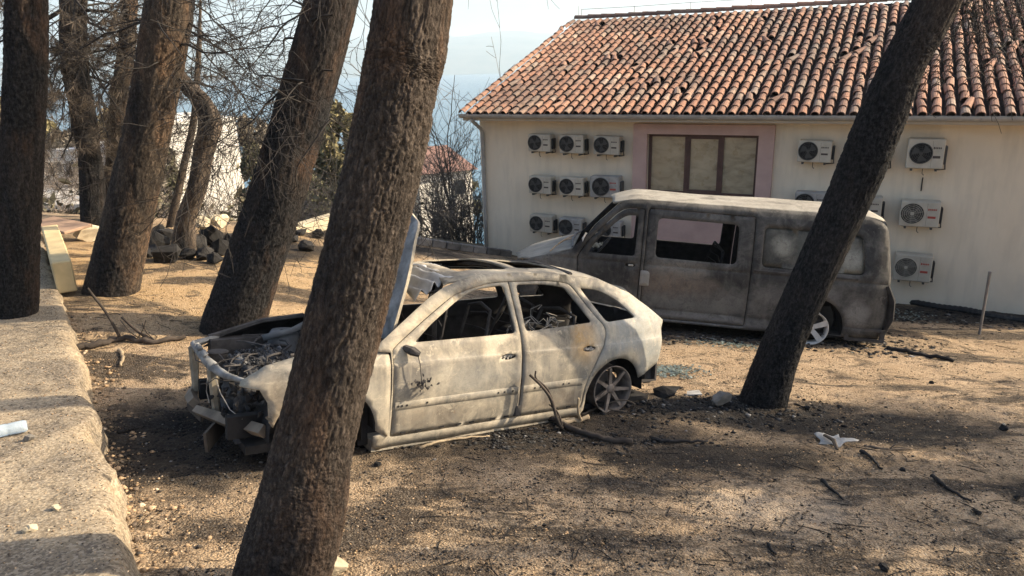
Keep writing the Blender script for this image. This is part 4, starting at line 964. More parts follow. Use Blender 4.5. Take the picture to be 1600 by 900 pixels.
# ---- the burnt estate car ------------------------------------------------
car = thing('burnt_car', 'burnt out pale grey estate car with missing glass and open bonnet behind the near trunk', 'car', CAR_POS, CAR_ROT)
def S(x, z):
    x = np.asarray(x, float); z = np.asarray(z, float)
    b = np.interp(z, [.10, .2, .32, .60, .80, .88, .96, 1.15, 1.30, 1.42], [.775, .815, .850, .878, .872, .858, .826, .725, .640, .565])
    b = b - .17 * np.clip((x - .75) / 1.25, 0, 2) ** 2 - .15 * np.clip((-x - 1.0) / 1.1, 0, 2) ** 2 - .05 * np.clip((-x - .6) / 1.4, 0, 1) * sstep(.9, 1.3, z)
    for wx in (1.29, -1.40): d = np.hypot(x - wx, (z - .31)); b = b + .022 * np.exp(-((d - .38) / .07) ** 2)
    b = b + .009 * sstep(-.006, .006, .80 + .012 * x - z) * np.exp(-np.clip(.80 + .012 * x - z, 0, 1) / .22)            # shoulder crease
    b = b - .007 * np.exp(-((z - .335) / .03) ** 2)
    return b + .006 * fbm(x * 2.6, z * 2.6, .5, 3)
ZT = lambda x: np.interp(x, [-2.1, -1.95, -1.72, -1.45, -1.2, -.9, -.5, -.1, .2, .42, .93], [.90, 1.05, 1.20, 1.305, 1.36, 1.395, 1.415, 1.41, 1.355, 1.25, .93])
A_TOP = [(x, float(ZT(x))) for x in (.82, .7, .55, .4, .25, .1, -.1, -.3, -.5, -.7, -.9, -1.1, -1.3, -1.45, -1.6, -1.72, -1.85, -1.95)]
CREASE = [lambda x: .806 + .012 * x, lambda x: .794 + .012 * x, lambda x: .80 + .012 * x]
FRAME = [(.93, .91), (.89, .95)] + A_TOP + rc([(-2.125, .935, .015), (-2.06, .855, .02), (-2.07, .70, .05), (-2.03, .52, .02), (-1.79, .43, .02)]) + arc(-1.40, .30, .345, 160, 8, 20) + [(-1.06, .20), (-1.02, .13), (.88, .13), (.92, .17), (.93, .26), (.83, .28), (.80, .6), (.80, .89)]
DOORS = rc([(.79, .225, .03), (.79, .905, .02), (.74, .945, .02), (.47, 1.11, .1), (.17, 1.28, .12), (-.2, 1.352, .1), (-.75, 1.350, .1), (-1.0, 1.318, .06), (-1.17, 1.06, .06), (-1.28, .93, .08), (-1.25, .80, .08), (-1.11, .60, .1), (-1.035, .44, .06), (-1.02, .225, .03)])
QWIN = rc([(-1.10, 1.275, .03), (-1.32, 1.245, .08), (-1.52, 1.15, .08), (-1.70, .985, .04), (-1.30, .975, .04)])
def strip(poly, x0, x1):            # keep x0..x1 of a polygon
    def clip(P, s, c):
        o = []
        for i in range(len(P)):
            a, b = P[i - 1], P[i]; ia, ib = s * (a[0] - c) >= 0, s * (b[0] - c) >= 0
            if ia != ib: t = (c - a[0]) / (b[0] - a[0]); o.append((c, a[1] + t * (b[1] - a[1])))
            if ib: o.append(b)
        return o
    return clip(clip(poly, 1, x0), -1, x1)
def shrink(poly, d):
    P = np.array(poly); n = len(P); out = []
    ar = sum(P[i - 1][0] * P[i][1] - P[i][0] * P[i - 1][1] for i in range(n)); sg = 1 if ar > 0 else -1
    for i in range(n):
        a, b = P[i] - P[i - 1], P[(i + 1) % n] - P[i]; a = a / (np.linalg.norm(a) + 1e-9); b = b / (np.linalg.norm(b) + 1e-9)
        nn = np.array([-(a + b)[1], (a + b)[0]]) * sg; l = np.linalg.norm(nn); out.append(tuple(P[i] + (nn / l if l > 1e-6 else 0) * d))
    return out
FWIN = rc([(.60, .945, .03), (.44, 1.06, .06), (.15, 1.235, .10), (-.04, 1.305, .05), (-.30, 1.325, .04), (-.315, .950, .04)])
RWIN = rc([(-.415, .955, .04), (-.425, 1.325, .04), (-.72, 1.318, .05), (-.93, 1.285, .04), (-1.135, .985, .04)])
dleft = shrink(DOORS, .006)
HANDLE = lambda x, z: [(x + .062 * math.cos(a) * (1.15 if abs(math.cos(a)) > .6 else 1), z + .026 * math.sin(a)) for a in np.linspace(0, 2 * math.pi, 18, endpoint=False)]
for sg in (1, -1):
    fl = sg > 0
    fn = (lambda s: (lambda u, v: (u, s * S(u, v), v)))(sg); fd = (lambda s: (lambda u, v: (u, s * (S(u, v) - .003), v)))(sg)
    fend = (lambda s: (lambda u, v: (u, s * (S(u, v) + .006 - .16 * np.clip((v - (FT(u) - .10)) / .10, 0, 1) ** 2), v)))(sg)
    FT = lambda u: np.interp(u, [.6, .95, 1.35, 1.66, 1.9], [.93, .945, .90, .82, .71])
    panel('body_side', FRAME, [DOORS, QWIN], fn, CM2, car, .05, .014, fl, None, CREASE)
    panel('front_door', strip(dleft, -.352, 9), [FWIN] + ([HANDLE(-.22, .77)] if sg > 0 else []), fd, CM2, car, .045, .012, fl, None, CREASE)
    panel('rear_door', strip(dleft, -9, -.364), [RWIN] + ([HANDLE(-1.06, .765)] if sg > 0 else []), fd, CM2, car, .045, .012, fl, None, CREASE)
    FEN = [(.812, .24), (.812, .915), (.95, .94), (1.35, .90), (1.66, .82), (1.82, .735), (1.84, .71), (1.73, .695), (1.68, .60), (1.675, .46), (1.655, .43)] + arc(1.29, .31, .372, 17, 180, 18) 
    if sg > 0: panel('front_fender', FEN, [], fend, CM2, car, .045, .008, fl, None, CREASE)
    else: panel('front_fender', FEN, [], fend, [M_SOOTG, M_SOOT], car, .06, .008, fl)
# handle recess innards, clip holes, trim channels, mirror remains
for x, z in ((-.22, .77), (-1.06, .765)):
    mb = MB(); y = float(S(x, z)); mb.box((x, y - .06, z), (.17, .02, .09)); mb.build('handle_recess', M_SOOT, car)
    mb = MB()
    for k in range(16): mb.box((x + .045 * rng.normal() * .8, y - .022 - .012 * rng.random(), z - .006 + .010 * rng.normal()), (.022, .014, .014), tuple(rng.random(3) * 3))
    tag(mb.build('handle_stump', M_RIMASH, car), kind='stuff')
mb = MB()
for x in (.74, .71, .67, .50, -.14, -.20, -.28, -.50, -.56, -.80, -.86): y = float(S(x, .47)); mb.lathe([(.001, y + .0045), (.0085, y + .0045), (.0085, y - .004)], 8, c=(x, 0, .475))
for x in np.arange(-.9, .75, .16): y = float(S(x, .25)); mb.box((x + .03 * rng.normal(), y + .001, .25), (.045, .006, .014))
tag(mb.build('clip_hole', M_SOOT, car), kind='stuff')
for x0, x1 in ((-.335, .765), (-1.0, -.385)):
    u = np.linspace(x0, x1, 14); lo, hi = .445, .505; mb = MB(); Vv = []
    for x in u:
        for z, e in ((lo - .004, -.004), (lo, .0035), (hi, .0035), (hi + .004, -.004)): Vv.append((x, float(S(x, z)) - .003 + e, z))
    mb.add(Vv, [(4 * i + j, 4 * i + j + 1, 4 * i + 5 + j, 4 * i + 4 + j) for i in range(13) for j in range(3)]); mb.build('trim_channel', CAR_M, car, True)
MB().tube([(.68, .835, .915), (.65, .90, .90), (.60, .93, .875)], [.03, .035, .02], 7, jit=.5).build('mirror_stump', M_SOOTG, car)
mb = MB(); mb.tube([(.62, .93, .88), (.60, .935, .80), (.585, .93, .70), (.58, .925, .66)], .0035, 4)
for k in range(26): mb.chunk((.57 + .05 * rng.normal(), .925 + .018 * rng.random(), .645 + .028 * rng.normal()), tuple(.014 + .03 * rng.random(3)))
tag(mb.build('mirror_remains', M_SOOTG, car), kind='stuff')
# sills and pillar inside
for sg in (1, -1):
    mb = MB(); wbox(mb, -1.02, .92, *(sorted((sg * .62, sg * .79))), .12, .21); mb.build('sill', CAR_M, car)
    mb = MB(); mb.tube([(-.36, sg * .80, .25), (-.36, sg * .80, .9), (-.37, sg * .56, 1.36)], [.055, .05, .03], 6); mb.build('pillar', M_SOOTG, car)
# roof: rails, sunroof holes, crumpled front
def roofz(u, v): return ZT(u) + .052 * (1 - np.clip(np.abs(v), 0, 1) ** 2.4) - .002
def rfn(u, v):
    y = v * (S(u, ZT(u)) + .004); z = roofz(u, v) + .004 * fbm(u * 5, v * 5, 2, 3); return (u, y, z)
RO = [(.24, -.93), (.17, -.5), (.145, 0), (.17, .5), (.24, .93), (.1, .985), (-.3, .99), (-.9, .99), (-1.3, .985), (-1.66, .96), (-1.74, .6), (-1.77, 0), (-1.74, -.6), (-1.66, -.96), (-1.3, -.985), (-.9, -.99), (-.3, -.99), (.1, -.985)]
panel('roof', RO, [rc([(.02, -.72, .1), (.035, 0), (.02, .70, .1), (-.46, .76, .08), (-.46, -.76, .08)]), rc([(-.56, -.72, .06), (-.56, .72, .06), (-1.02, .66, .06), (-1.02, -.66, .06)])], rfn, CM2, car, .05, .014, False)
def crump(u, v):                    # torn skin folded forward over the screen
    x = .47 - u * .52; y = .52 - v * 1.12; z = float(1.375) - .02 * u + .05 * (1 - (2 * v - 1) ** 2) - .30 * np.clip(.60 - u, 0, 1) ** 1.5
    f = .034 * np.sin(26 * (u * .9 + v * .35) + 3 * fbm(u * 3, v * 3, 1, 2)) * (1 - .5 * u); return (x + .03 * fbm(u * 4, v * 4, 4, 2), y, z + f + .03 * fbm(u * 6, v * 6, 9, 3))
panel('roof_flap', [(0, 0), (.25, -.04), (.5, .03), (.8, 0), (1, .1), (.92, .35), (1.05, .6), (.9, .8), (1, 1), (.6, 1.03), (.3, .97), (-.05, 1), (.04, .7), (-.06, .4), (.03, .2)], [], crump, [plain('crumpled_ash_sheet', (.36, .36, .355), .3, 6, .75, bump=.3), M_SOOTG], car, .028, .004, False)
for x in (-.5, -1.06): MB().tube([(x, -.55, 1.385), (x, 0, 1.43), (x, .55, 1.385)], .022, 6).build('roof_bow', M_SOOTG, car)
MB().tube([(-.18, -.50, 1.39), (-.16, -.25, 1.40), (-.16, -.2, 1.30)], .012, 5, jit=.5).build('roof_wire', M_SOOT, car)
# tail
def tfn(u, v): x = np.interp(v, [.42, .55, .70, .86, .925, 1.05, 1.20, 1.28], [-2.02, -2.05, -2.08, -2.07, -2.11, -1.98, -1.78, -1.70]); return (x + .10 * np.clip(1 - (u / .8) ** 2, 0, 1) * -.6 + .05, u, v)
panel('tailgate', rc([(-.60, .62, .05), (.60, .62, .05), (.70, .93, .04), (.52, 1.24, .05), (-.52, 1.24, .05), (-.70, .93, .04)]), [rc([(-.52, .95, .06), (.52, .95, .06), (.42, 1.17, .06), (-.42, 1.17, .06)])], tfn, CM2, car, .06, .02, True)
mb = MB(); wbox(mb, -2.03, -1.95, -.66, .66, .30, .62); mb.build('rear_panel', M_SOOTG, car)
mb = MB(); 
for a, b, c, d in ((-2.05, -1.80, .33, .345), (-2.05, -1.80, .545, .56), (-1.815, -1.80, .345, .545), (-2.05, -2.03, .345, .545)): wbox(mb, a, b, .66, .715, c, d)
mb.build('bumper_bracket', M_SOOTG, car)
# inside
mb = MB(); wbox(mb, -1.95, 1.0, -.72, .72, .16, .20); mb.build('floor', M_SOOT, car)
mb = MB(); wbox(mb, .93, .98, -.74, .74, .2, .93); mb.build('firewall', M_SOOT, car)
mb = MB(); mb.tube([(.72, -.72, .84), (.68, -.3, .86), (.70, .2, .85), (.72, .72, .84)], [.05, .06, .05, .05], 8, jit=.6)
for k in range(40): mb.chunk((.74 + .09 * rng.normal(), .6 * (rng.random() * 2 - 1), .74 + .09 * rng.normal()), tuple(.03 + .08 * rng.random(3)))
tag(mb.build('dashboard', M_SOOT, car), kind='stuff')
mb = MB(); a = np.linspace(0, 2 * math.pi, 21); mb.tube([(.46 - .07 * math.sin(t), .36 + .175 * math.cos(t), .83 + .16 * math.sin(t)) for t in a], .011, 6, cap=False); mb.tube([(.46, .36, .83), (.7, .36, .78)], .022, 6); mb.build('steering_wheel', M_SOOTG, car)
def seat(x, y, w_, rear=False):
    mb = MB(); h = 1.10 if not rear else 1.0
    mb.tube([(x, y - w_ / 2, .45), (x - .16, y - w_ / 2, .75), (x - .24, y - w_ * .42, h), (x - .25, y, h + .04), (x - .24, y + w_ * .42, h), (x - .16, y + w_ / 2, .75), (x, y + w_ / 2, .45)], .016, 6)
    for q in np.linspace(.08, .92, 6): z = .45 + (h - .47) * q; mb.tube([(x - .27 * q - .02, y - w_ * .46, z), (x - .27 * q - .06 - .02 * rng.random(), y, z + .03 * rng.normal()), (x - .27 * q - .02, y + w_ * .46, z)], .006, 4)
    mb.tube([(x + .42, y - w_ / 2, .40), (x, y - w_ / 2, .43)], .02, 5); mb.tube([(x + .42, y + w_ / 2, .40), (x, y + w_ / 2, .43)], .02, 5)
    for k in range(20): mb.chunk((x + .2 + .12 * rng.normal(), y + .14 * rng.normal(), .38 + .03 * rng.normal()), tuple(.03 + .06 * rng.random(3)))
    return mb.build('seat_frame', M_SOOTG, car)
seat(.02, .38, .44); seat(.02, -.38, .44); seat(-.86, .34, .62, True); seat(-.86, -.34, .62, True)
mb = MB()
for k in range(14):                 # bare wires and springs at the rear seats
    p = np.array([-.62 - .35 * rng.random(), .2 + .45 * rng.random(), .86 + .14 * rng.random()]); q = [p]
    for j in range(5): p = p + rng.normal(size=3) * (.055, .05, .05); q.append(p)
    mb.tube(q, .0045, 4)
tag(mb.build('seat_wires', M_WIRE, car), kind='stuff')
# nose: lock carrier, struts, beam, strut tower, engine
M_NOSE = plain('ash_blue_steel', (.19, .192, .188), .55, 7, .75, bump=.3)
mb = MB(); mb.tube([(1.72, -.66, .79), (1.93, -.60, .75), (1.92, -.30, .72), (1.89, .08, .70)], [.020, .028, .028, .040], 7, jit=.5); mb.tube([(1.89, .08, .70), (1.85, .32, .695), (1.78, .52, .70), (1.70, .68, .72)], [.040, .026, .020, .016], 7, jit=.5)
for k in range(10): q = rng.random(); mb.box((1.92, -.55 + .6 * q, .765), (.04, .03, .02), tuple(rng.random(3)))
mb.build('lock_carrier', M_NOSE, car, True)
for p in [((1.90, .07, .69), (1.89, .07, .50), (1.88, .08, .36)), ((1.93, -.60, .73), (1.92, -.60, .5), (1.92, -.58, .36))]: MB().tube(p, [.045, .034, .03], 6, jit=.3).build('carrier_strut', plain('rusty_strut', (.22, .19, .14), .4, 8), car)
mb = MB(); mb.tube([(1.68, .70, .37), (1.84, .36, .36), (1.99, -.10, .34)], [.05, .055, .04], 4); mb.tube([(1.98, -.3, .34), (1.97, -.5, .34), (1.92, -.70, .34)], [.045, .05, .04], 4); mb.build('bumper_beam', plain('rusty_beam', (.17, .14, .105), .4, 5, bump=.4), car)
mb = MB(); mb.box((1.90, .18, .25), (.02, .55, .14), (0, .1, -.45)); mb.box((1.95, -.45, .25), (.02, .4, .12), (0, 0, .1)); mb.build('bumper_flap', plain('brown_sheet', (.07, .058, .046), .4, 6), car)
mb = MB(); wbox(mb, 1.0, 1.80, -.70, -.56, .45, .78); mb.tube([(1.0, -.66, .93), (1.35, -.68, .90), (1.80, -.66, .79)], .022, 6); mb.build('inner_wing', M_SOOTG, car)
mb = MB(); mb.lathe([(.03, .84), (.10, .845), (.13, .80), (.14, .5)], 16, 'z', (1.22, -.50, 0)); mb.tube([(1.0, -.48, .90), (1.18, -.36, .86), (1.42, -.40, .80)], .03, 6, jit=.3); mb.build('strut_tower', M_ALUASH, car, True)
mb = MB(); mb.lathe([(.03, .84), (.10, .845), (.13, .80), (.14, .5)], 16, 'z', (1.22, .50, 0)); mb.build('strut_tower', M_ALUASH, car, True)
# engine: a lump of melted metal and ash
n1, n2 = 70, 44; a, b = np.meshgrid(np.linspace(0, 2 * math.pi, n1, endpoint=False), np.linspace(.02, math.pi / 2 + .25, n2)); dx, dy, dz = np.sin(b) * np.cos(a), np.sin(b) * np.sin(a), np.cos(b)
rr = 1 + .20 * fbm(dx * 3, dy * 3, dz * 3, 4, 5) + .18 * fbm(dx * 11, dy * 11, dz * 11, 3, 8)
e = 1 / (np.abs(dx) ** 3 + np.abs(dy) ** 3 + np.abs(dz) ** 3) ** (1 / 3)
V = np.stack([1.50 + .28 * dx * rr * e, -.02 + .44 * dy * rr * e, .44 + .30 * dz * rr * e], -1).reshape(-1, 3); ii = np.arange(n1 * n2).reshape(n2, n1)
obj('engine', V, np.stack([ii[:-1], ii[1:], np.roll(ii[1:], -1, 1), np.roll(ii[:-1], -1, 1)], -1).reshape(-1, 4), plain('engine_ash', (.06, .06, .062), .7, 9, .9, bump=.9), car)
mb = MB()
for k in range(1100):
    y = -.44 + .84 * rng.random(); x = 1.24 + .5 * rng.random(); q = 1 - ((x - 1.5) / .34) ** 2 - ((y + .02) / .52) ** 2; mb.chunk((x, y, .56 + .19 * max(0, q) ** .5 + .02 * rng.normal()), tuple((.007 + .022 * rng.random() ** 2) * (1 + rng.random(3))))
tag(mb.build('engine_ash', plain('ash_flakes', (.055, .055, .057), .6, 9, .95, isl=.8), car), kind='stuff')
MB().tube([(1.76, .05, .58), (1.74, .01, .68), (1.70, .05, .74), (1.66, .16, .70)], .028, 8).build('engine_pipe', M_ALUASH, car, True)
MB().lathe([(.001, .73), (.075, .73), (.085, .72), (.075, .71), (.075, .45)], 16, 'z', (1.78, -.38, 0)).build('washer_tank', M_SOOTG, car)
mb = MB(); wbox(mb, 1.1, 1.80, -.66, .66, .20, .26); wbox(mb, 1.05, 1.9, .50, .58, .3, .46); wbox(mb, 1.05, 1.9, -.58, -.50, .3, .46); mb.build('subframe', M_SOOT, car)
mb = MB()
for k in range(60): mb.chunk((1.74 + .07 * rng.normal(), .42 + .16 * rng.normal(), .50 + .10 * rng.normal()), tuple(.02 + .06 * rng.random(3)))
tag(mb.build('headlamp_remains', M_SOOT, car), kind='stuff')
mb = MB(); mb.tube([(1.90, .14, .66), (1.88, .24, .55), (1.85, .42, .47), (1.8, .58, .44)], .004, 4); mb.tube([(1.92, .0, .68), (1.93, -.03, .5), (1.92, .02, .42)], .004, 4); mb.build('loose_wire', M_WIRE, car)
mb = MB()
for k in range(46):                 # charred hoses and looms over the engine bay
    p = np.array([1.1 + .75 * rng.random(), -.5 + 1.0 * rng.random(), .60 + .14 * rng.random()]); q = [p]; d = rng.normal(size=3) * (1, 1, .3)
    for j in range(5): d = d + .7 * rng.normal(size=3) * (1, 1, .5); d /= np.linalg.norm(d); p = p + d * .07; p[2] = min(max(p[2], .5), .80); q.append(p)
    mb.tube(q, .004 + .010 * rng.random() ** 2, 5, jit=.3)
tag(mb.build('engine_hoses', M_SOOTG, car), kind='stuff')
# bonnet standing open
HA = R_(108); HX_, HZ_ = .72, .93
def hood(u, v):                     # u along the bonnet from the hinge, v across
    l = u; k = .055 * (1 - (v / .74) ** 2) + .05 * np.clip((u - .75) / .2, 0, 1) ** 2 * -1
    return (HX_ + l * math.cos(HA) + k * math.sin(HA), v, HZ_ + l * math.sin(HA) - k * math.cos(HA))
panel('bonnet', rc([(0, -.70, .05), (0, .70, .05), (.55, .67, .2), (.92, .56, .14), (1.05, .25, .15), (1.09, 0), (1.05, -.25, .15), (.92, -.56, .14), (.55, -.67, .2)]), [], hood, [CAR_M, M_NOSE], car, .05, .025, False)
mb = MB()
for sg in (1, -1): mb.tube([(.86, sg * .66, .88), (.90, sg * .67, .95), (.84, sg * .66, 1.03)], .014, 5)
mb.build('bonnet_hinge', M_SOOTG, car)
car_wheel(car, 'wheel', (-1.40, .735, CAR_RZ), .222, 7, M_RIMDARK, .20, side=1, rot0=.52)
car_wheel(car, 'wheel', (1.29, .72, CAR_RZ), .222, 7, M_RIMASH, .20, side=1)
car_wheel(car, 'wheel', (-1.40, -.735, CAR_RZ), .222, 7, M_RIMDARK, .20, side=-1)
car_wheel(car, 'wheel', (1.29, -.72, CAR_RZ), .222, 7, M_RIMDARK, .20, side=-1)
for wx in (1.29, -1.40):
    for sg in (1, -1):
        mb = MB(); A_ = np.linspace(R_(-5), R_(185), 13); Vv = []
        for t in A_:
            for r_, y in ((.385, .80), (.385, .48), (.36, .48)): Vv.append((wx + r_ * math.cos(t), sg * y, .33 + r_ * math.sin(t)))
        mb.add(Vv, [(3 * i + j, 3 * i + j + 1, 3 * i + 4 + j, 3 * i + 3 + j) for i in range(12) for j in range(2)]); mb.build('wheel_housing', M_SOOT, car)

# ---- the burnt van -------------------------------------------------------
van = thing('burnt_van', 'burnt out dark grey passenger van with ash white roof parked along the house', 'van', VAN_POS, VAN_ROT)
VAN_M = m_wreck('burnt_van_steel', (.105, .099, .089), (.050, .048, .045), (.012, .012, .013), (.12, .078, .045), .50,
                [((.15, .94, .92), (.36, .6, .20), (.27, .25, .22), .6), ((-.1, .94, .55), (.9, .6, .22), (.22, .21, .19), .5), ((-2.25, .94, .58), (.13, .5, .16), (.30, .29, .27), .5), ((-1.55, .94, .78), (.5, .6, .16), (.22, .21, .20), .4), ((1.9, .9, .9), (.4, .6, .2), (.24, .23, .21), .5), ((.0, .94, .30), (1.6, .6, .07), (.26, .25, .24), .6), ((.2, .94, .78), (.5, .6, .16), (.16, .10, .06), .5)], .5)
VROOF_M = m_wreck('ash_white_roof', (.31, .285, .235), (.22, .20, .165), (.09, .083, .07), (.27, .18, .10), .42, (), .25)
VM = [VAN_M, M_SOOT]
def SV(x, z):
    x = np.asarray(x, float); z = np.asarray(z, float)
    b = np.interp(z, [.2, .35, .6, .95, 1.08, 1.3, 1.6, 1.80, 1.90], [.905, .935, .95, .952, .945, .905, .845, .795, .72])
    b = b - .22 * np.clip((x - 1.5) / 1.15, 0, 2) ** 2.2 - .10 * np.clip((-x - 2.35) / .33, 0, 2) ** 2
    for wx in (1.7, -1.7): d = np.hypot(x - wx, z - .36); b = b + .016 * np.exp(-((d - .42) / .06) ** 2)
    b = b - .012 * np.exp(-((z - 1.02) / .014) ** 2)         # groove along the belt
    b = b - .010 * np.exp(-((z - .40) / .012) ** 2)
    return b + .007 * fbm(x * 1.5, z * 1.5, 3.5, 3)
VFR = rc([(2.32, .92, .04), (1.64, 1.13, .03), (1.06, 1.80, .14), (.85, 1.885, .1), (-2.30, 1.885, .12), (-2.52, 1.80, .12), (-2.63, 1.15, .1), (-2.66, .5, .05), (-2.62, .27, .03), (-2.12, .26)]) + arc(-1.7, .36, .41, -12, 192, 18) + [(-1.28, .22), (1.28, .22)] + arc(1.7, .36, .41, 192, -12, 18)[0:0] + list(reversed(arc(1.7, .36, .41, -12, 192, 18))) + [(2.35, .35)]
VFR = rc([(2.32, .92, .04), (1.64, 1.13, .03), (1.06, 1.80, .14), (.85, 1.885, .1), (-2.30, 1.885, .12), (-2.52, 1.80, .12), (-2.63, 1.15, .1), (-2.66, .5, .05), (-2.62, .27, .03), (-2.12, .26)]) + arc(-1.7, .36, .41, -12, 192, 18) + [(-1.28, .22), (1.28, .22)] + arc(1.7, .36, .41, 192, -12, 18)[::1] + [(2.35, .35)]
VD1 = rc([(1.35, .28, .04), (1.52, .75, .1), (1.55, 1.05, .06), (1.42, 1.28, .1), (1.03, 1.70, .12), (.90, 1.775, .06), (.655, 1.78, .05), (.655, .28, .04)])
VD2 = rc([(.615, .26, .04), (.615, 1.79, .05), (-.83, 1.78, .05), (-.83, .26, .04)])
VW1 = rc([(1.40, 1.12, .05), (1.27, 1.32, .08), (1.03, 1.58, .12), (.90, 1.67, .06), (.745, 1.675, .05), (.75, 1.12, .05)])
VW2 = rc([(.47, 1.13, .07), (.47, 1.665, .07), (-.62, 1.655, .08), (-.62, 1.12, .08)])
VW3 = rc([(-.95, 1.12, .08), (-.95, 1.655, .08), (-2.22, 1.64, .10), (-2.28, 1.12, .08)])
VLN = [lambda x: 1.02 + 0 * x, lambda x: 1.006 + 0 * x, lambda x: 1.034 + 0 * x, lambda x: .40 + 0 * x, lambda x: .39 + 0 * x, lambda x: .41 + 0 * x]
for sg in (1, -1):
    fl = sg > 0
    fn = (lambda s: (lambda u, v: (u, s * SV(u, v), v)))(sg); fd = (lambda s: (lambda u, v: (u, s * (SV(u, v) - .004), v)))(sg)
    panel('body_side', VFR, [VD1, VD2, VW3], fn, VM, van, .06, .02, fl, None, VLN)
    panel('front_door', shrink(VD1, .011), [VW1] + ([HANDLE(.80, .99)] if sg > 0 else []), fd, VM, van, .055, .016, fl, None, VLN)
    panel('sliding_door', shrink(VD2, .011), [VW2], fd, VM, van, .055, .016, fl, None, VLN)
    fw_ = (lambda s: (lambda u, v: (u, s * (SV(u, v) - .016), v)))(sg)
    if sg > 0: panel('sooty_side_window', shrink(VW3, .004), [], fw_, [m_wreck('sooty_window_glass', (.12, .112, .09), (.065, .06, .05), (.022, .022, .02), (.12, .085, .05), .5, [((-1.22, .88, 1.42), (.12, .5, .12), (.34, .325, .27), .7), ((-1.5, .88, 1.45), (.16, .5, .16), (.10, .105, .09), .6), ((-2.12, .88, 1.30), (.14, .5, .16), (.34, .33, .28), .7)], .3, .5), M_SOOT], van, .08, .008, fl, 'soot covered rear side window still in place')
    for a, b, z0_, z1_, e in ((.625, .57, .86, 1.03, .004),):
        u = rc([(.50, .64, .02), (.50, .855, .06), (.63, .855, .02), (.63, .64, .02)])
        if sg > 0: panel('fuel_flap', [(x + .02, z + .08) for x, z in u], [], (lambda u_, v_: (u_, SV(u_, v_) + .008, v_)), [plain('flap_grey', (.22, .21, .19), .25, 8), M_SOOT], van, .05, .006, fl)
# window seals of the two blown windows, handle
mb = MB(); mb.box((.80, float(SV(.8, .99)) - .05, .99), (.18, .02, .09)); mb.build('handle_recess', M_SOOT, van)
mb = MB(); mb.box((.79, float(SV(.8, .99)) - .01, .99), (.07, .02, .03), None, .008); tag(mb.build('handle_stump', M_RIMASH, van), kind='stuff')
u = np.linspace(-2.2, -.86, 10); mb = MB(); Vv = []
for x in u:
    for z, e in ((1.045, -.002), (1.052, .010), (1.072, .010), (1.08, -.002)): Vv.append((x, float(SV(x, z)) + e, z))
mb.add(Vv, [(4 * i + j, 4 * i + j + 1, 4 * i + 5 + j, 4 * i + 4 + j) for i in range(9) for j in range(3)]); mb.build('sliding_rail', M_SOOTG, van)
# roof with pressed ribs, slightly sagged
def vroof(u, v):
    y = v * (SV(u, np.full_like(np.asarray(u, float), 1.885)) + .0); rib = .022 * np.clip(np.cos(v * math.pi * 5.5), -.2, .6) * sstep(.86, .8, np.abs(v)) * sstep(1.0, .8, u) * sstep(-2.5, -2.3, u)
    z = 1.885 + .085 * (1 - np.abs(v) ** 2.6) + rib - .10 * np.clip((u - .7) / .45, 0, 2) ** 2 - .09 * np.clip((-u - 2.2) / .35, 0, 2) ** 2 - .025 * np.exp(-((u + .1) / .9) ** 2) * (1 - v * v) + .006 * fbm(u * 2, v * 3, 1, 3)
    return (u, y, z)
panel('roof', rc([(1.12, -.96, .1), (1.16, 0), (1.12, .96, .1), (.8, .998), (-2.3, .998), (-2.53, .94, .1), (-2.57, 0), (-2.53, -.94, .1), (-2.3, -.998), (.8, -.998)]), [], vroof, [VROOF_M, M_SOOT], van, .06, .02, False)
# nose, bonnet, screen surround, rear
def vn(u, v): x = np.interp(v, [.3, .45, .75, .90], [2.48, 2.54, 2.52, 2.46]); return (x - .40 * np.clip(np.abs(u) / .9, 0, 1) ** 2.6, u, v)
panel('front_panel', [(-.82, .36), (.82, .36), (.86, .7), (.78, .86), (-.78, .86), (-.86, .7)], [rc([(-.4, .68, .03), (.4, .68, .03), (.42, .78, .03), (-.42, .78, .03)])], vn, VM, van, .08, .02, False)
def vb(u, v): return (u, v * np.interp(u, [1.6, 2.1, 2.5], [.935, .885, .77]), np.interp(u, [1.58, 1.8, 2.1, 2.35, 2.52], [1.165, 1.09, .995, .915, .83]) + .035 * (1 - np.abs(v) ** 2) + .012 * fbm(u * 4, v * 4, 3, 3))
panel('bonnet', rc([(1.62, -.99), (1.60, 0), (1.62, .99), (2.24, 1.0), (2.42, .8, .1), (2.54, 0), (2.42, -.8, .1), (2.24, -1.0)]), [], vb, [plain('pale_burnt_bonnet', (.19, .18, .155), .3, 4, .75, bump=.25), M_SOOT], van, .07, .015, False)
MB().tube([(1.62, -.86, 1.17), (1.66, -.3, 1.20), (1.66, .3, 1.20), (1.62, .86, 1.17)], .018, 6).build('wiper_tray', M_ALUASH, van)
mb = MB(); mb.tube([(1.66, .2, 1.20), (1.78, .45, 1.19), (1.88, .70, 1.13), (1.94, .82, 1.07)], .009, 5); mb.tube([(1.66, -.2, 1.20), (1.72, .2, 1.21), (1.78, .5, 1.20), (1.84, .7, 1.17)], .009, 5); mb.build('wiper_arm', plain('rust_wire', (.36, .25, .15), .3, 8), van)
MB().add([(1.50, .88, 1.30), (1.48, .95, 1.26), (1.45, .95, 1.40), (1.42, .84, 1.37), (1.47, .90, 1.30)], [(0, 1, 2), (0, 2, 3), (0, 4, 1), (1, 4, 2), (2, 4, 3), (0, 3, 4)]).build('mirror_stump', plain('pale_mirror_stub', (.62, .60, .56), .15, 9), van)
def vt(u, v): return (np.interp(v, [.3, .5, 1.15, 1.8, 1.9], [-2.63, -2.67, -2.64, -2.53, -2.46]) - .03 + .10 * np.abs(u / .9) ** 4, u, v)
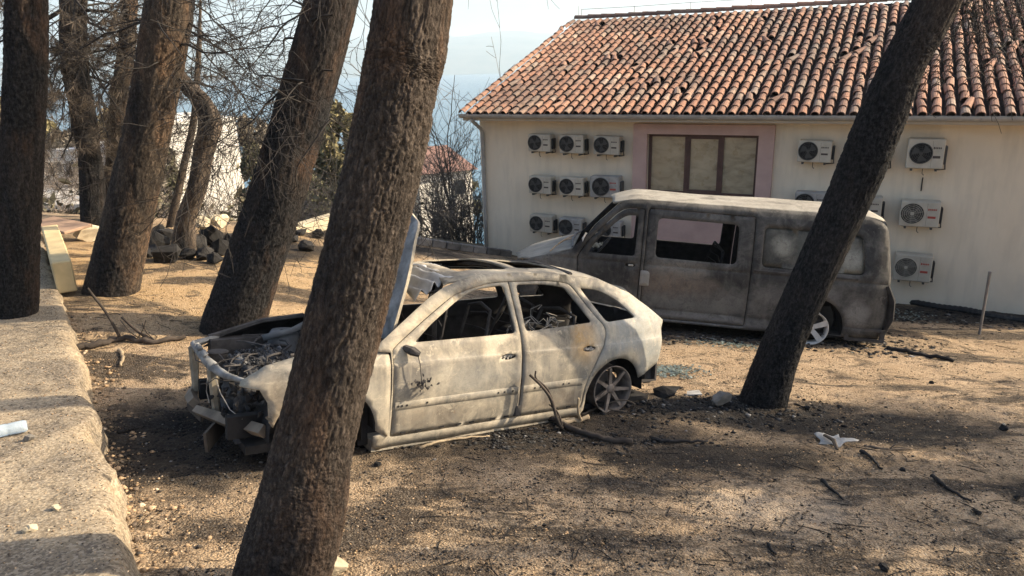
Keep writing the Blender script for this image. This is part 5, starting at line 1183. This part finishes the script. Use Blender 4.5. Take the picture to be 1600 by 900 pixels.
panel('tailgate', rc([(-.84, .45, .05), (.84, .45, .05), (.86, 1.1), (.74, 1.84, .08), (-.74, 1.84, .08), (-.86, 1.1)]), [rc([(-.70, 1.15, .08), (.70, 1.15, .08), (.60, 1.70, .08), (-.60, 1.70, .08)])], vt, VM, van, .08, .03, True)
mb = MB(); wbox(mb, -2.66, -2.15, .90, .93, .22, .26); wbox(mb, -2.66, -2.15, .905, .93, .36, .40); wbox(mb, -2.2, -2.15, .905, .93, .26, .36); wbox(mb, -2.66, -2.60, .905, .93, .26, .36); mb.build('bumper_bracket', M_SOOTG, van)
MB().tube([(-2.60, .88, 1.0), (-2.69, .86, .8), (-2.71, .86, .55), (-2.66, .87, .35)], [.03, .045, .05, .03], 6, jit=.4).build('tail_lamp_housing', M_SOOT, van)
mb = MB(); wbox(mb, -2.6, 2.2, -.86, .86, .22, .30); mb.build('floor', M_SOOT, van)
mb = MB(); wbox(mb, 1.52, 1.58, -.86, .86, .3, 1.08); mb.build('firewall', M_SOOT, van)
for sg in (1, -1): MB().tube([(.635, sg * .85, .3), (.635, sg * .84, 1.08), (.635, sg * .70, 1.80)], [.06, .055, .05], 6).build('pillar', M_SOOT, van); MB().tube([(-.88, sg * .85, .3), (-.88, sg * .84, 1.08), (-.88, sg * .70, 1.80)], [.06, .055, .05], 6).build('pillar', M_SOOT, van)
def vseat(x, y, w_, n=5):
    mb = MB(); mb.tube([(x, y - w_ / 2, .75), (x - .10, y - w_ / 2, 1.05), (x - .14, y - w_ * .4, 1.22), (x - .14, y + w_ * .4, 1.22), (x - .10, y + w_ / 2, 1.05), (x, y + w_ / 2, .75)], .02, 6)
    for q in np.linspace(.1, .9, n): mb.tube([(x - .14 * q, y - w_ * .46, .75 + .45 * q), (x - .16 * q - .03, y, .75 + .45 * q + .03 * rng.normal()), (x - .14 * q, y + w_ * .46, .75 + .45 * q)], .008, 4)
    mb.box((x + .2, y, .55), (.5, w_ * .9, .08)); wbox(mb, x - .02, x + .04, y - w_ * .4, y + w_ * .4, .3, .55); return mb.build('seat_frame', M_SOOT, van)
vseat(.78, .42, .5); vseat(.78, -.42, .5); vseat(-.35, 0, 1.3); vseat(-1.4, 0, 1.4)
mb = MB(); mb.tube([(1.42, -.8, 1.04), (1.38, 0, 1.06), (1.42, .8, 1.04)], .05, 7, jit=.6)
for k in range(46): mb.chunk((1.38 + .06 * rng.normal(), .8 * (rng.random() * 2 - 1), 1.06 + .06 * rng.normal()), tuple(.03 + .08 * rng.random(3)))
tag(mb.build('dashboard', M_SOOT, van), kind='stuff')
mb = MB(); a = np.linspace(0, 2 * math.pi, 21); mb.tube([(1.22 - .11 * math.sin(t), .42 + .19 * math.cos(t), 1.14 + .14 * math.sin(t)) for t in a], .014, 6, cap=False); mb.build('steering_wheel', M_SOOTG, van)
mb = MB()
for k in range(12): mb.chunk((1.30 + .05 * rng.normal(), .62 + .05 * rng.normal(), 1.16 + .04 * rng.normal()), tuple(.02 + .06 * rng.random(3)))
tag(mb.build('melted_lump', plain('pale_melt', (.42, .38, .30), .4, 9), van), kind='stuff')
M_RIMW = plain('ash_white_alloy', (.50, .485, .45), .18, 10, .7, bump=.15)
for x, y, s_ in ((-1.7, .86, 1), (1.7, .85, 1), (-1.7, -.86, -1), (1.7, -.85, -1)): car_wheel(van, 'wheel', (x, y, VAN_RZ), .232, 5, M_RIMW, .19, side=s_, rot0=.2)
for wx in (1.7, -1.7):
    for sg in (1, -1):
        mb = MB(); A_ = np.linspace(R_(-12), R_(192), 13); Vv = []
        for t in A_:
            for r_, y in ((.43, .90), (.43, .52), (.40, .52)): Vv.append((wx + r_ * math.cos(t), sg * y, .36 + r_ * math.sin(t)))
        mb.add(Vv, [(3 * i + j, 3 * i + j + 1, 3 * i + 4 + j, 3 * i + 3 + j) for i in range(12) for j in range(2)]); mb.build('wheel_housing', M_SOOT, van)

# ================================================================== things lying about
def rock(name, label, cat, P, s, mat, group=None, seed=0, sq=(1, 1, .75), n=20, parent=None, kind=None, sink=.3):
    r = np.random.default_rng(seed + 500); bm = bmesh.new()
    d = r.normal(size=(n + 6, 3)); d /= np.linalg.norm(d, axis=1)[:, None]; d *= (.72 + .5 * r.random((len(d), 1)))
    for v in d: bm.verts.new(tuple(v))
    h = bmesh.ops.convex_hull(bm, input=bm.verts); bmesh.ops.delete(bm, geom=[g for g in h['geom_interior'] if isinstance(g, bmesh.types.BMVert)], context='VERTS')
    bmesh.ops.subdivide_edges(bm, edges=bm.edges, cuts=2, use_grid_fill=True); bmesh.ops.triangulate(bm, faces=bm.faces)
    for v in bm.verts:
        c = v.co; k = 1 + .16 * float(fbm(c.x * 2.5 + seed, c.y * 2.5, c.z * 2.5, 3, seed)); v.co = Vector((c.x * k * s * sq[0], c.y * k * s * sq[1], c.z * k * s * sq[2]))
    me = bpy.data.meshes.new(name); bm.to_mesh(me); bm.free(); me.materials.append(mat)
    o = link(name, me, parent, (P[0], P[1], P[2] + s * sq[2] * (1 - sink)), (.2 * r.normal(), .2 * r.normal(), 6.3 * r.random()))
    return tag(o, label, cat, group, kind)
M_ROCKD = plain('charred_stone', (.017, .016, .0155), .6, 7, .95, bump=.9, orand=.5)
M_ROCKL = plain('limestone', (.44, .37, .26), .25, 5, .95, bump=.6, orand=.2)
M_ROCKG = plain('grey_stone', (.15, .14, .125), .35, 6, .95, bump=.6)
for i, (px, py, s, lb) in enumerate([(246, 387, .20, 'charred stone left of the crooked tree foot, middle of the left cluster'), (264, 374, .19, 'charred stone touching the crooked tree foot on its upper left'), (236, 400, .17, 'charred stone at the far left end of the heap by the crooked tree'), (262, 408, .24, 'large ribbed charred stone in front of the crooked tree foot'),
    (250, 369, .16, 'charred stone at the top of the left cluster by the crooked tree'), (312, 394, .22, 'charred stone just right of the crooked tree foot'), (331, 381, .27, 'largest charred stone, under the two pale limestones'), (347, 397, .20, 'charred stone at the right end of the heap near the second trunk'), (338, 411, .13, 'small charred stone lowest on the right of the heap'), (320, 405, .15, 'small charred stone in front of the one right of the crooked tree'),
    (357, 384, .17, 'charred stone half behind the second trunk'), (296, 404, .13, 'small charred stone directly in front of the crooked tree foot')]):
    rock('stone', lb, 'stone', hit(px, py), s, M_ROCKD, 'charred stones round the crooked tree', i)
rock('stone', 'pale rounded limestone on the left of the two topping the charred heap', 'stone', hit(317, 388) + np.array([0, .1, .34]), .16, M_ROCKL, None, 31)
rock('stone', 'pale limestone on the right of the two topping the charred heap', 'stone', hit(344, 386) + np.array([0, .1, .34]), .17, M_ROCKL, None, 32)
rock('stone', 'small pale stone at the foot of the dark slim pine', 'stone', hit(142, 375), .22, M_ROCKL, None, 33)
for i, (px, py, s, lb) in enumerate([(480, 392, .15, 'largest charred rubble stone between the second and near trunks'), (456, 378, .14, 'charred rubble stone beside the second trunk right edge'), (498, 372, .14, 'charred rubble stone beside the near trunk left edge'), (470, 368, .12, 'charred rubble stone under the pale flat block')]):
    rock('stone', lb, 'stone', hit(px, py), s, M_ROCKD, 'charred rubble by the lot edge', 40 + i)
rock('stone_block', 'grey squarish stone beside the foot of the leaning black trunk', 'stone', hit(1126, 633), .10, M_ROCKG, None, 70, (1, .9, .8), sink=.2)
rock('stone_block', 'dark flat stone behind the rear wheel of the pale car', 'stone', hit(1040, 618), .12, M_ROCKD, None, 71, (1.2, .9, .5), sink=.2)
rock('stone', 'pale rough stone at the foot of the near trunk at the bottom of the photo', 'stone', hit(512, 897), .085, M_ROCKL, None, 72, (1.3, .9, .6), sink=.2)
for i, (px, py, s, lb) in enumerate([(52, 829, .028, 'larger of two small pale stones side by side on the concrete path'), (42, 832, .022, 'smaller of two small pale stones side by side on the concrete path'), (88, 796, .022, 'lone small pale stone on the concrete path above the pair'), (46, 687, .035, 'flat grey stone on the concrete path beside the plastic bottle')]):
    rock('stone', lb, 'stone', slab_hit(px, py), s, M_ROCKL if i < 3 else M_ROCKG, None, 80 + i, sink=.2)
# larger dark clods and cones that can be told apart
for i, (px, py, s, lb) in enumerate([(1566, 671, .040, 'dark hollow clod near the right edge beyond the white scrap'), (1380, 890, .030, 'dark clod at the very bottom right of the middle'), (1262, 640, .035, 'charred clod at the right end of the twigs by the leaning trunk'), (1411, 736, .025, 'small dark clod between two charred sticks on the right'), (1525, 803, .038, 'dark lump below the right hand charred stick'), (1083, 640, .025, 'small charred lump left of the grey squarish stone'), (590, 728, .030, 'charred lump on the ground just right of the near trunk'), (850, 822, .016, 'tiny dark clod in the middle foreground'), (1455, 600, .028, 'dark clod on the sunlit dirt right of the leaning trunk'), (1590, 780, .030, 'charred clod at the right edge above the dark lump')]):
    rock('charred_clod', lb, 'clod', hit(px, py), s, M_ROCKD, 'charred clods on the ground', 100 + i, n=12)

def stick(name, label, cat, pix, r, mat, lift=None, side=(), tap=.5, group=None):
    pts = []
    for k, (px, py) in enumerate(pix):
        P = hit(px, py); P[2] += r * .8 + (lift[k] if lift else 0); pts.append(P)
    r_ = np.linspace(r, r * tap, len(pts)); S = spline([(*p, q) for p, q in zip(pts, r_)], max(10, 5 * len(pts)))
    S[:, :3] += rng.normal(size=(len(S), 3)) * r * .25
    mb = MB(); base = pts[0]; mb.tube(S[:, :3] - base, S[:, 3], 7, jit=.35)
    for path, rr in side:
        q = []
        Y0 = None
        for px, py, h in path:
            P = hit(px, py) if Y0 is None else at(px, py, Y0 - .12 * h)
            if Y0 is None: Y0 = P[1]; P[2] += rr
            q.append(P - base)
        q = spline([(*p, rr * (1 - .5 * i / len(q))) for i, p in enumerate(q)], 12); mb.tube(q[:, :3], q[:, 3], 6, jit=.3)
    return tag(mb.build(name, mat, None, True, tuple(base)), label, cat, group)
M_STICK = plain('dead_stick', (.11, .085, .062), .45, 6, .9, bump=.5); M_STICKB = plain('charred_stick', (.022, .020, .019), .5, 8, .95, bump=.6); M_STICKP = plain('pale_stick', (.30, .235, .155), .35, 6, .9, bump=.4)
M_STICKD = plain('dark_branch', (.055, .044, .036), .5, 6, .95, bump=.6)
stick('fallen_branch', 'long dark fallen branch with side twigs on the dirt left of the car nose', 'branch', [(105, 548), (150, 543), (190, 533), (240, 538), (290, 530)], .040, M_STICKD, None,
      [([(190, 533, .0), (170, 495, .06), (148, 465, .12), (137, 450, .16)], .018), ([(240, 536, 0), (212, 515, .05), (190, 495, .1)], .022), ([(245, 536, 0), (230, 520, .15), (222, 505, .30)], .009), ([(232, 536, 0), (205, 520, .2), (188, 500, .35)], .007), ([(180, 535, 0), (185, 520, .12), (178, 505, .22)], .006), ([(210, 535, 0), (222, 518, .2), (228, 500, .4)], .006)], .6)
stick('stick', 'short pale stick lying below the long fallen branch', 'stick', [(186, 548), (192, 562), (188, 574)], .022, M_STICKP)
stick('fallen_branch', 'forked dead branch standing against the rear door of the pale car', 'branch', [(985, 694), (930, 686), (880, 668), (850, 655)], .026, M_STICKD, [0, 0, 0, .03],
      [([(878, 672, 0), (869, 650, .1), (860, 622, .2), (845, 602, .3), (828, 586, .4)], .017), ([(880, 672, 0), (872, 645, .1), (858, 632, .2)], .008), ([(876, 670, 0), (858, 612, .2), (838, 592, .35), (837, 580, .45)], .011)], 1.0)
stick('fallen_branch', 'pale crooked branch under the rear wheel of the car', 'branch', [(850, 655), (880, 662), (920, 656)], .026, M_STICKP, None, [([(908, 660, 0), (903, 640, .04), (904, 622, .14)], .014)], .8)
stick('fallen_branch', 'thin curved twig bent across the bare rear wheel rim', 'branch', [(908, 650), (935, 640), (980, 645)], .011, M_STICK, None, [([(940, 640, 0), (952, 630, .08), (975, 625, .14), (992, 632, .06), (985, 644, 0)], .008)], .7)
stick('stick', 'pale thin stick on the ground along the car sill', 'stick', [(655, 701), (700, 690), (765, 682)], .013, M_STICKP)
stick('stick', 'dark stick on the ground between the car and the leaning trunk', 'stick', [(1018, 688), (1050, 692), (1105, 692)], .018, M_STICKB)
stick('stick', 'charred stick right of the scrap of white sheet nearest to it', 'stick', [(1345, 706), (1362, 718), (1376, 735)], .016, M_STICKB)
stick('stick', 'charred stick near the middle of the open ground', 'stick', [(1284, 752), (1298, 766), (1318, 782)], .014, M_STICKB)
stick('stick', 'charred stick at the right below the small dark hole', 'stick', [(1457, 745), (1480, 765), (1517, 786)], .016, M_STICKB)
stick('stick', 'brown forked twig between the white scrap and the right edge', 'stick', [(1350, 698), (1385, 703), (1425, 703)], .012, M_STICK, None, [([(1390, 702, 0), (1400, 694, .03), (1412, 690, .02)], .007)])
stick('stick', 'brown stick lying at the foot of the leaning black trunk', 'stick', [(1195, 628), (1215, 634), (1240, 632), (1262, 640)], .016, M_STICK, None, [([(1215, 634, 0), (1225, 644, .01), (1234, 652, 0)], .01)])
stick('stick', 'short dark stick in front of the leaning trunk foot', 'stick', [(1200, 650), (1222, 658)], .012, M_STICKB)
stick('metal_strip', 'charred strip of trim on the ground behind the rear of the van', 'strip', [(1385, 546), (1430, 554), (1490, 566)], .03, M_STICKB, None, (), .8)
stick('stick', 'small charred stick in the ash left of the car', 'stick', [(185, 678), (200, 674), (213, 671)], .014, M_STICKB)
stick('stick', 'charred stick in the lower middle foreground', 'stick', [(1200, 852), (1206, 862), (1213, 868)], .012, M_STICKB)
tw = []
for i in range(150):
    px, py = (640 + 960 * rng.random(), 690 + 205 * rng.random()) if i < 90 else ((1420 + 170 * rng.random(), 505 + 60 * rng.random()) if i < 125 else (110 + 180 * rng.random(), 470 + 80 * rng.random()))
    A_ = hit(px, py, .006); a = rng.random() * 6.3
    for k in range(3): a += .3 * rng.normal(); l = .03 + .05 * rng.random(); B_ = A_ + np.array([math.cos(a) * l, math.sin(a) * l, 0]); B_[2] = float(G(B_[0], B_[1])) + .008; tw.append((A_, B_, .0035, .003)); A_ = B_
twigs('scattered_twigs', tw, M_STICKB, None, 4)
# stake and thin rod
P = hit(1530, 522); k = np.linalg.norm(P - CAMP) / FPX
tag(MB().tube([(0, 0, -.15), (.005, 0, .4), (0, 0, 85 * k)], [.020, .020, .022], 8, jit=.15).build('stake', plain('grey_weathered_wood', (.17, .155, .14), .3, 8), None, False, tuple(P)), 'grey wooden stake standing in the ground before the house wall', 'stake')
P = hit(797, 396); tag(MB().tube([(0, 0, -.1), (-.04, 0, .5), (-.07, 0, .95)], .010, 6).build('metal_rod', M_SOOTG, None, False, tuple(P)), 'thin dark metal rod standing upright before the van nose', 'rod')
# scrap of white sheet
P = hit(1302, 692); sc = thing('white_scrap', 'torn crumpled scrap of white sheet lying on the open ground', 'scrap', tuple(P))
M_SCRAP = plain('white_scrap_sheet', (.33, .32, .30), .35, 12, .8, bump=.3)
def scr(u, v): return (u, v, .035 + .03 * fbm(u * 9, v * 9, 1, 3) + .02 * np.abs(u))
panel('sheet', [(-.15, -.06), (-.10, .02), (-.13, .09), (-.03, .12), (.03, .07), (.08, .09), (.06, .02), (.20, -.03), (.17, -.06), (.05, -.07), (0, -.11), (-.04, -.05)], [], scr, [M_SCRAP, M_SCRAP], sc, .022, .003)
MB().tube([(-.06, .05, .05), (-.03, -.06, .06), (-.035, -.15, .02)], [.012, .018, .012], 6, jit=.4).build('stick', M_STICK, sc)
# broken glass
M_SHARD = plain('greenish_glass_grit', (.10, .125, .11), .4, 20, .4, bump=.1, spec=.6, isl=.35)
def shards(label, px, py, rx, ry, n, s):
    P = hit(px, py); V = []; 
    for i in range(n):
        x, y = rng.normal() * rx, rng.normal() * ry; z = float(G(P[0] + x, P[1] + y)) - P[2] + .014; a = rng.random() * 6.3; t = rng.normal(size=2) * .25
        q = [(s * (.4 + rng.random()) * math.cos(a + k * 1.57), s * (.4 + rng.random()) * math.sin(a + k * 1.57)) for k in range(4)]; V += [(x + u, y + v, z + u * t[0] + v * t[1]) for u, v in q]
    tag(obj('broken_glass', V, np.arange(len(V)).reshape(-1, 4), M_SHARD, None, loc=tuple(P)), label, 'broken glass', None, 'stuff')
shards('patch of greenish broken glass on the sunlit dirt behind the pale car', 1046, 580, .17, .12, 420, .018)
shards('greenish broken glass in the shade beside the sill of the van', 1150, 540, .42, .12, 260, .018)
shards('thin scatter of broken glass on the ground behind the van', 1405, 492, .3, .35, 120, .022)
P = hit(1083, 617); tag(MB().add([(-.07, -.03, .02), (.08, -.04, .025), (.07, .05, .03), (-.05, .05, .02), (-.07, -.03, .005), (.08, -.04, .01), (.07, .05, .01), (-.05, .05, .005)], [(0, 1, 2, 3), (7, 6, 5, 4), (0, 4, 5, 1), (1, 5, 6, 2), (2, 6, 7, 3), (3, 7, 4, 0)]).build('white_scrap', M_SCRAP, None, False, tuple(P)), 'small white flake on the ground between the car and the grey stone', 'scrap')
# bottle at the left edge
P = slab_hit(4, 682); bt = thing('plastic_bottle', 'clear crumpled plastic bottle lying on the concrete path at the left edge', 'bottle', (P[0], P[1], P[2] + .043), (R_(90), 0, R_(-62)))
m = NM('clear_plastic', .12, 0, .6); m.b.inputs['Transmission Weight'].default_value = .55; m.b.inputs['IOR'].default_value = 1.2
M_PET = m.out((.62, .72, .80), .18, m.bump(m.noise(30, 4), .7, .01))
MB().lathe([(.001, -.15), (.034, -.15), (.042, -.13), (.041, -.05), (.038, -.04), (.042, -.03), (.042, .05), (.030, .10), (.014, .125), (.014, .135)], 20, 'z').build('body', M_PET, bt, True)
MB().lathe([(.016, .132), (.016, .152), (.001, .153)], 16, 'z').build('cap', plain('white_cap', (.75, .76, .78), .05), bt)
# satellite dish, pale kerb wall, roof board behind the path
P = at(160, 306, 15.0); sd_ = thing('satellite_dish', 'round grey satellite dish between the dark slim pine and the brown trunk', 'satellite dish', tuple(P), (0, 0, .25))
MB().lathe([(.001, .06), (.12, .05), (.22, .015), (.30, -.04), (.305, -.045), (.30, -.03), (.22, .03), (.001, .075)], 28, 'y').build('dish', plain('grey_dish', (.17, .16, .15), .2, 4, .7), sd_, True)
MB().tube([(0, .07, 0), (0, .3, -.1), (0, .35, -1.6)], .03, 8).build('mast', M_GREYM, sd_)
MB().tube([(0, .0, -.28), (0, -.30, -.06)], .012, 6).build('feed_arm', M_GREYM, sd_)
a, b = slab_hit(94, 448), slab_hit(76, 383); d = b - a; l = math.hypot(d[0], d[1])
tag(MB().box((0, 0, .12), (l, .22, .40), None, .015).build('kerb_wall', plain('pale_yellow_concrete', (.56, .44, .24), .15, 4, .9), None, False, tuple((a + b) / 2 + np.array([.08, 0, 0])), (0, -math.atan2(d[2], l), math.atan2(d[1], d[0]))), 'low pale yellow concrete kerb block at the far end of the path', 'kerb')
P = slab_hit(95, 366); tag(MB().box((0, 0, .16), (1.1, .5, .05), (.08, .05, 0), .01).build('roof_board', plain('reddish_board', (.32, .215, .15), .25, 4, .9), None, False, tuple(P), (0, 0, -.5)), 'flat reddish board lying at the far end of the path', 'board')

# gravel, grit and ash: nobody could count these
def grit(name, n, area, s0, s1, mat, zf, sh=.6, dens=1.0, seed=0):
    r = np.random.default_rng(seed); P = area(n, r); n = len(P); z = zf(P[:, 0], P[:, 1]); s = s0 * (s1 / s0) ** (r.random(n) ** 2.2)
    base = np.array([(1, 0, 0), (-1, 0, 0), (0, 1, 0), (0, -1, 0), (0, 0, 1), (0, 0, -1)], float)
    fc = np.array([(0, 2, 4), (2, 1, 4), (1, 3, 4), (3, 0, 4), (2, 0, 5), (1, 2, 5), (3, 1, 5), (0, 3, 5)])
    a = r.random(n) * 6.283; V = base[None] * (1 + .5 * (r.random((n, 6, 1)) - .5)) + .35 * (r.random((n, 6, 3)) - .5)
    V[:, :, 2] *= sh; V = V * s[:, None, None]; x = V[:, :, 0] * np.cos(a)[:, None] - V[:, :, 1] * np.sin(a)[:, None]; y = V[:, :, 0] * np.sin(a)[:, None] + V[:, :, 1] * np.cos(a)[:, None]
    V = np.stack([x + P[:, :1], y + P[:, 1:2], V[:, :, 2] + (z + s * sh * .35)[:, None]], -1)
    F = (fc[None] + (np.arange(n) * 6)[:, None, None]).reshape(-1, 3)
    o = obj(name, V.reshape(-1, 3), F, mat); o['kind'] = 'stuff'; return o
def mgrit(name, stops):
    m = NM(name, .95, 0, .1); r = m.nd('NewGeometry', out='Random Per Island')
    return m.out(m.mix(.35, m.ramp(r, stops), m.mix(1.0, m.ramp(r, stops), m.ramp(m.noise(40, 3), [(.3, .5), (.7, 1.6)]), 'MULTIPLY')))
M_GR1 = mgrit('gravel', [(0, (.05, .045, .04)), (.25, (.13, .10, .075)), (.6, (.30, .205, .12)), (.9, (.42, .30, .19)), (1, (.55, .45, .33))])
M_GR2 = mgrit('charred_grit', [(0, (.012, .012, .012)), (.6, (.04, .036, .033)), (1, (.11, .10, .09))])
def fan(lo, hi, a0, a1, pw=1.0):
    def f(n, r): d = lo * (hi / lo) ** (r.random(n) ** pw); a = R_(a0) + (R_(a1) - R_(a0)) * r.random(n); return np.stack([d * np.sin(a), d * np.cos(a)], -1)
    return f
def offslab(f):
    def g(n, r):
        P = f(int(n * 1.6), r); t = (P - E0) @ EN; return P[t < -.02][:n] if (t < -.02).sum() >= n else np.resize(P[t < -.02], (n, 2))
    return g
CHARZ = [(-2.45, 5.1, 1.2, 1.0), (-.5, 5.8, 2.2, 1.1), (2.7, 10.2, 3.0, 1.2), (1.75, 6.15, .9, .4), (-4.6, 12.6, 2.3, .9)]
def thin(f, keep=.12):              # little pale gravel lies on the charred ground
    def g(n, r):
        P = f(n, r); k = np.ones(len(P), bool)
        for cx, cy, rx, ry in CHARZ: k &= (((P[:, 0] - cx) / rx) ** 2 + ((P[:, 1] - cy) / ry) ** 2 > .9 + .5 * r.random(len(P))) | (r.random(len(P)) < keep)
        return P[k]
    return g
Gv = lambda x, y: G(x, y)
grit('gravel', 40000, thin(offslab(fan(2.3, 12, -42, 40))), .0025, .010, M_GR1, Gv, seed=1)
grit('gravel', 1000, thin(offslab(fan(2.3, 10, -42, 40))), .009, .020, M_GR1, Gv, seed=21)
grit('charred_grit', 34000, offslab(fan(2.3, 13, -42, 40)), .003, .013, M_GR2, Gv, .45, seed=2)
def onslab(n, r): t = -4 + 13 * r.random(n); w_ = .05 + 2.6 * r.random(n) ** 1.4; return np.stack([E0[0] + ED[0] * t + EN[0] * w_, E0[1] + ED[1] * t + EN[1] * w_], -1)
grit('path_grit', 16000, onslab, .002, .009, M_GR1, lambda x, y: slab_z(y) + .016 * fbm(x * 1.6, y * 1.6, 0, 4), seed=3)
grit('path_char', 1800, onslab, .002, .008, M_GR2, lambda x, y: slab_z(y) + .016 * fbm(x * 1.6, y * 1.6, 0, 4), seed=4)
def foot(n, r): t = -3 + 9 * r.random(n); w_ = -.03 - .30 * r.random(n) ** 2; return np.stack([E0[0] + ED[0] * t + EN[0] * w_, E0[1] + ED[1] * t + EN[1] * w_], -1)
grit('edge_rubble', 1600, foot, .006, .030, M_GR1, Gv, seed=5)
M_FLAKE = mgrit('ash_flakes', [(0, (.008, .008, .009)), (.6, (.028, .028, .028)), (.94, (.06, .058, .056)), (1, (.24, .23, .22))])
def blob(c, rx, ry):
    def f(n, r): return np.array(c) + r.normal(size=(n, 2)) * np.array([rx, ry])
    return f
grit('ash_debris', 5200, blob((-2.35, 5.15), .50, .40), .004, .018, M_FLAKE, Gv, .35, seed=6)
grit('ash_debris', 2500, blob((2.6, 9.3), 1.2, .22), .006, .04, M_FLAKE, Gv, .35, seed=7)
grit('ash_debris', 1500, blob((4.75, 9.6), .45, .5), .006, .05, M_FLAKE, Gv, .3, seed=8)
grit('ash_debris', 1800, blob((1.75, 6.2), .7, .25), .006, .035, M_FLAKE, Gv, .4, seed=9)
grit('ash_debris', 1800, blob((-.2, 5.35), .8, .18), .006, .03, M_FLAKE, Gv, .35, seed=10)
grit('ash_debris', 1600, blob((7.8, 11.7), 1.4, .5), .01, .05, M_FLAKE, Gv, .3, seed=11)

# fallen needles and bark crumbs
r_ = np.random.default_rng(77); Pn = offslab(fan(2.3, 9, -42, 40))(7000, r_); a_ = r_.random(len(Pn)) * 6.283; ln = .03 + .05 * r_.random(len(Pn)); Qn = Pn + np.stack([np.cos(a_), np.sin(a_)], -1) * ln[:, None]
zp, zq = G(Pn[:, 0], Pn[:, 1]) + .014, G(Qn[:, 0], Qn[:, 1]) + .012
twigs('needle_litter', [(np.array([p[0], p[1], z]), np.array([q[0], q[1], w_]), .0018, .0014) for p, q, z, w_ in zip(Pn, Qn, zp, zq)], plain('fallen_needles', (.06, .045, .033), .5, 3, isl=.6), None, 3)
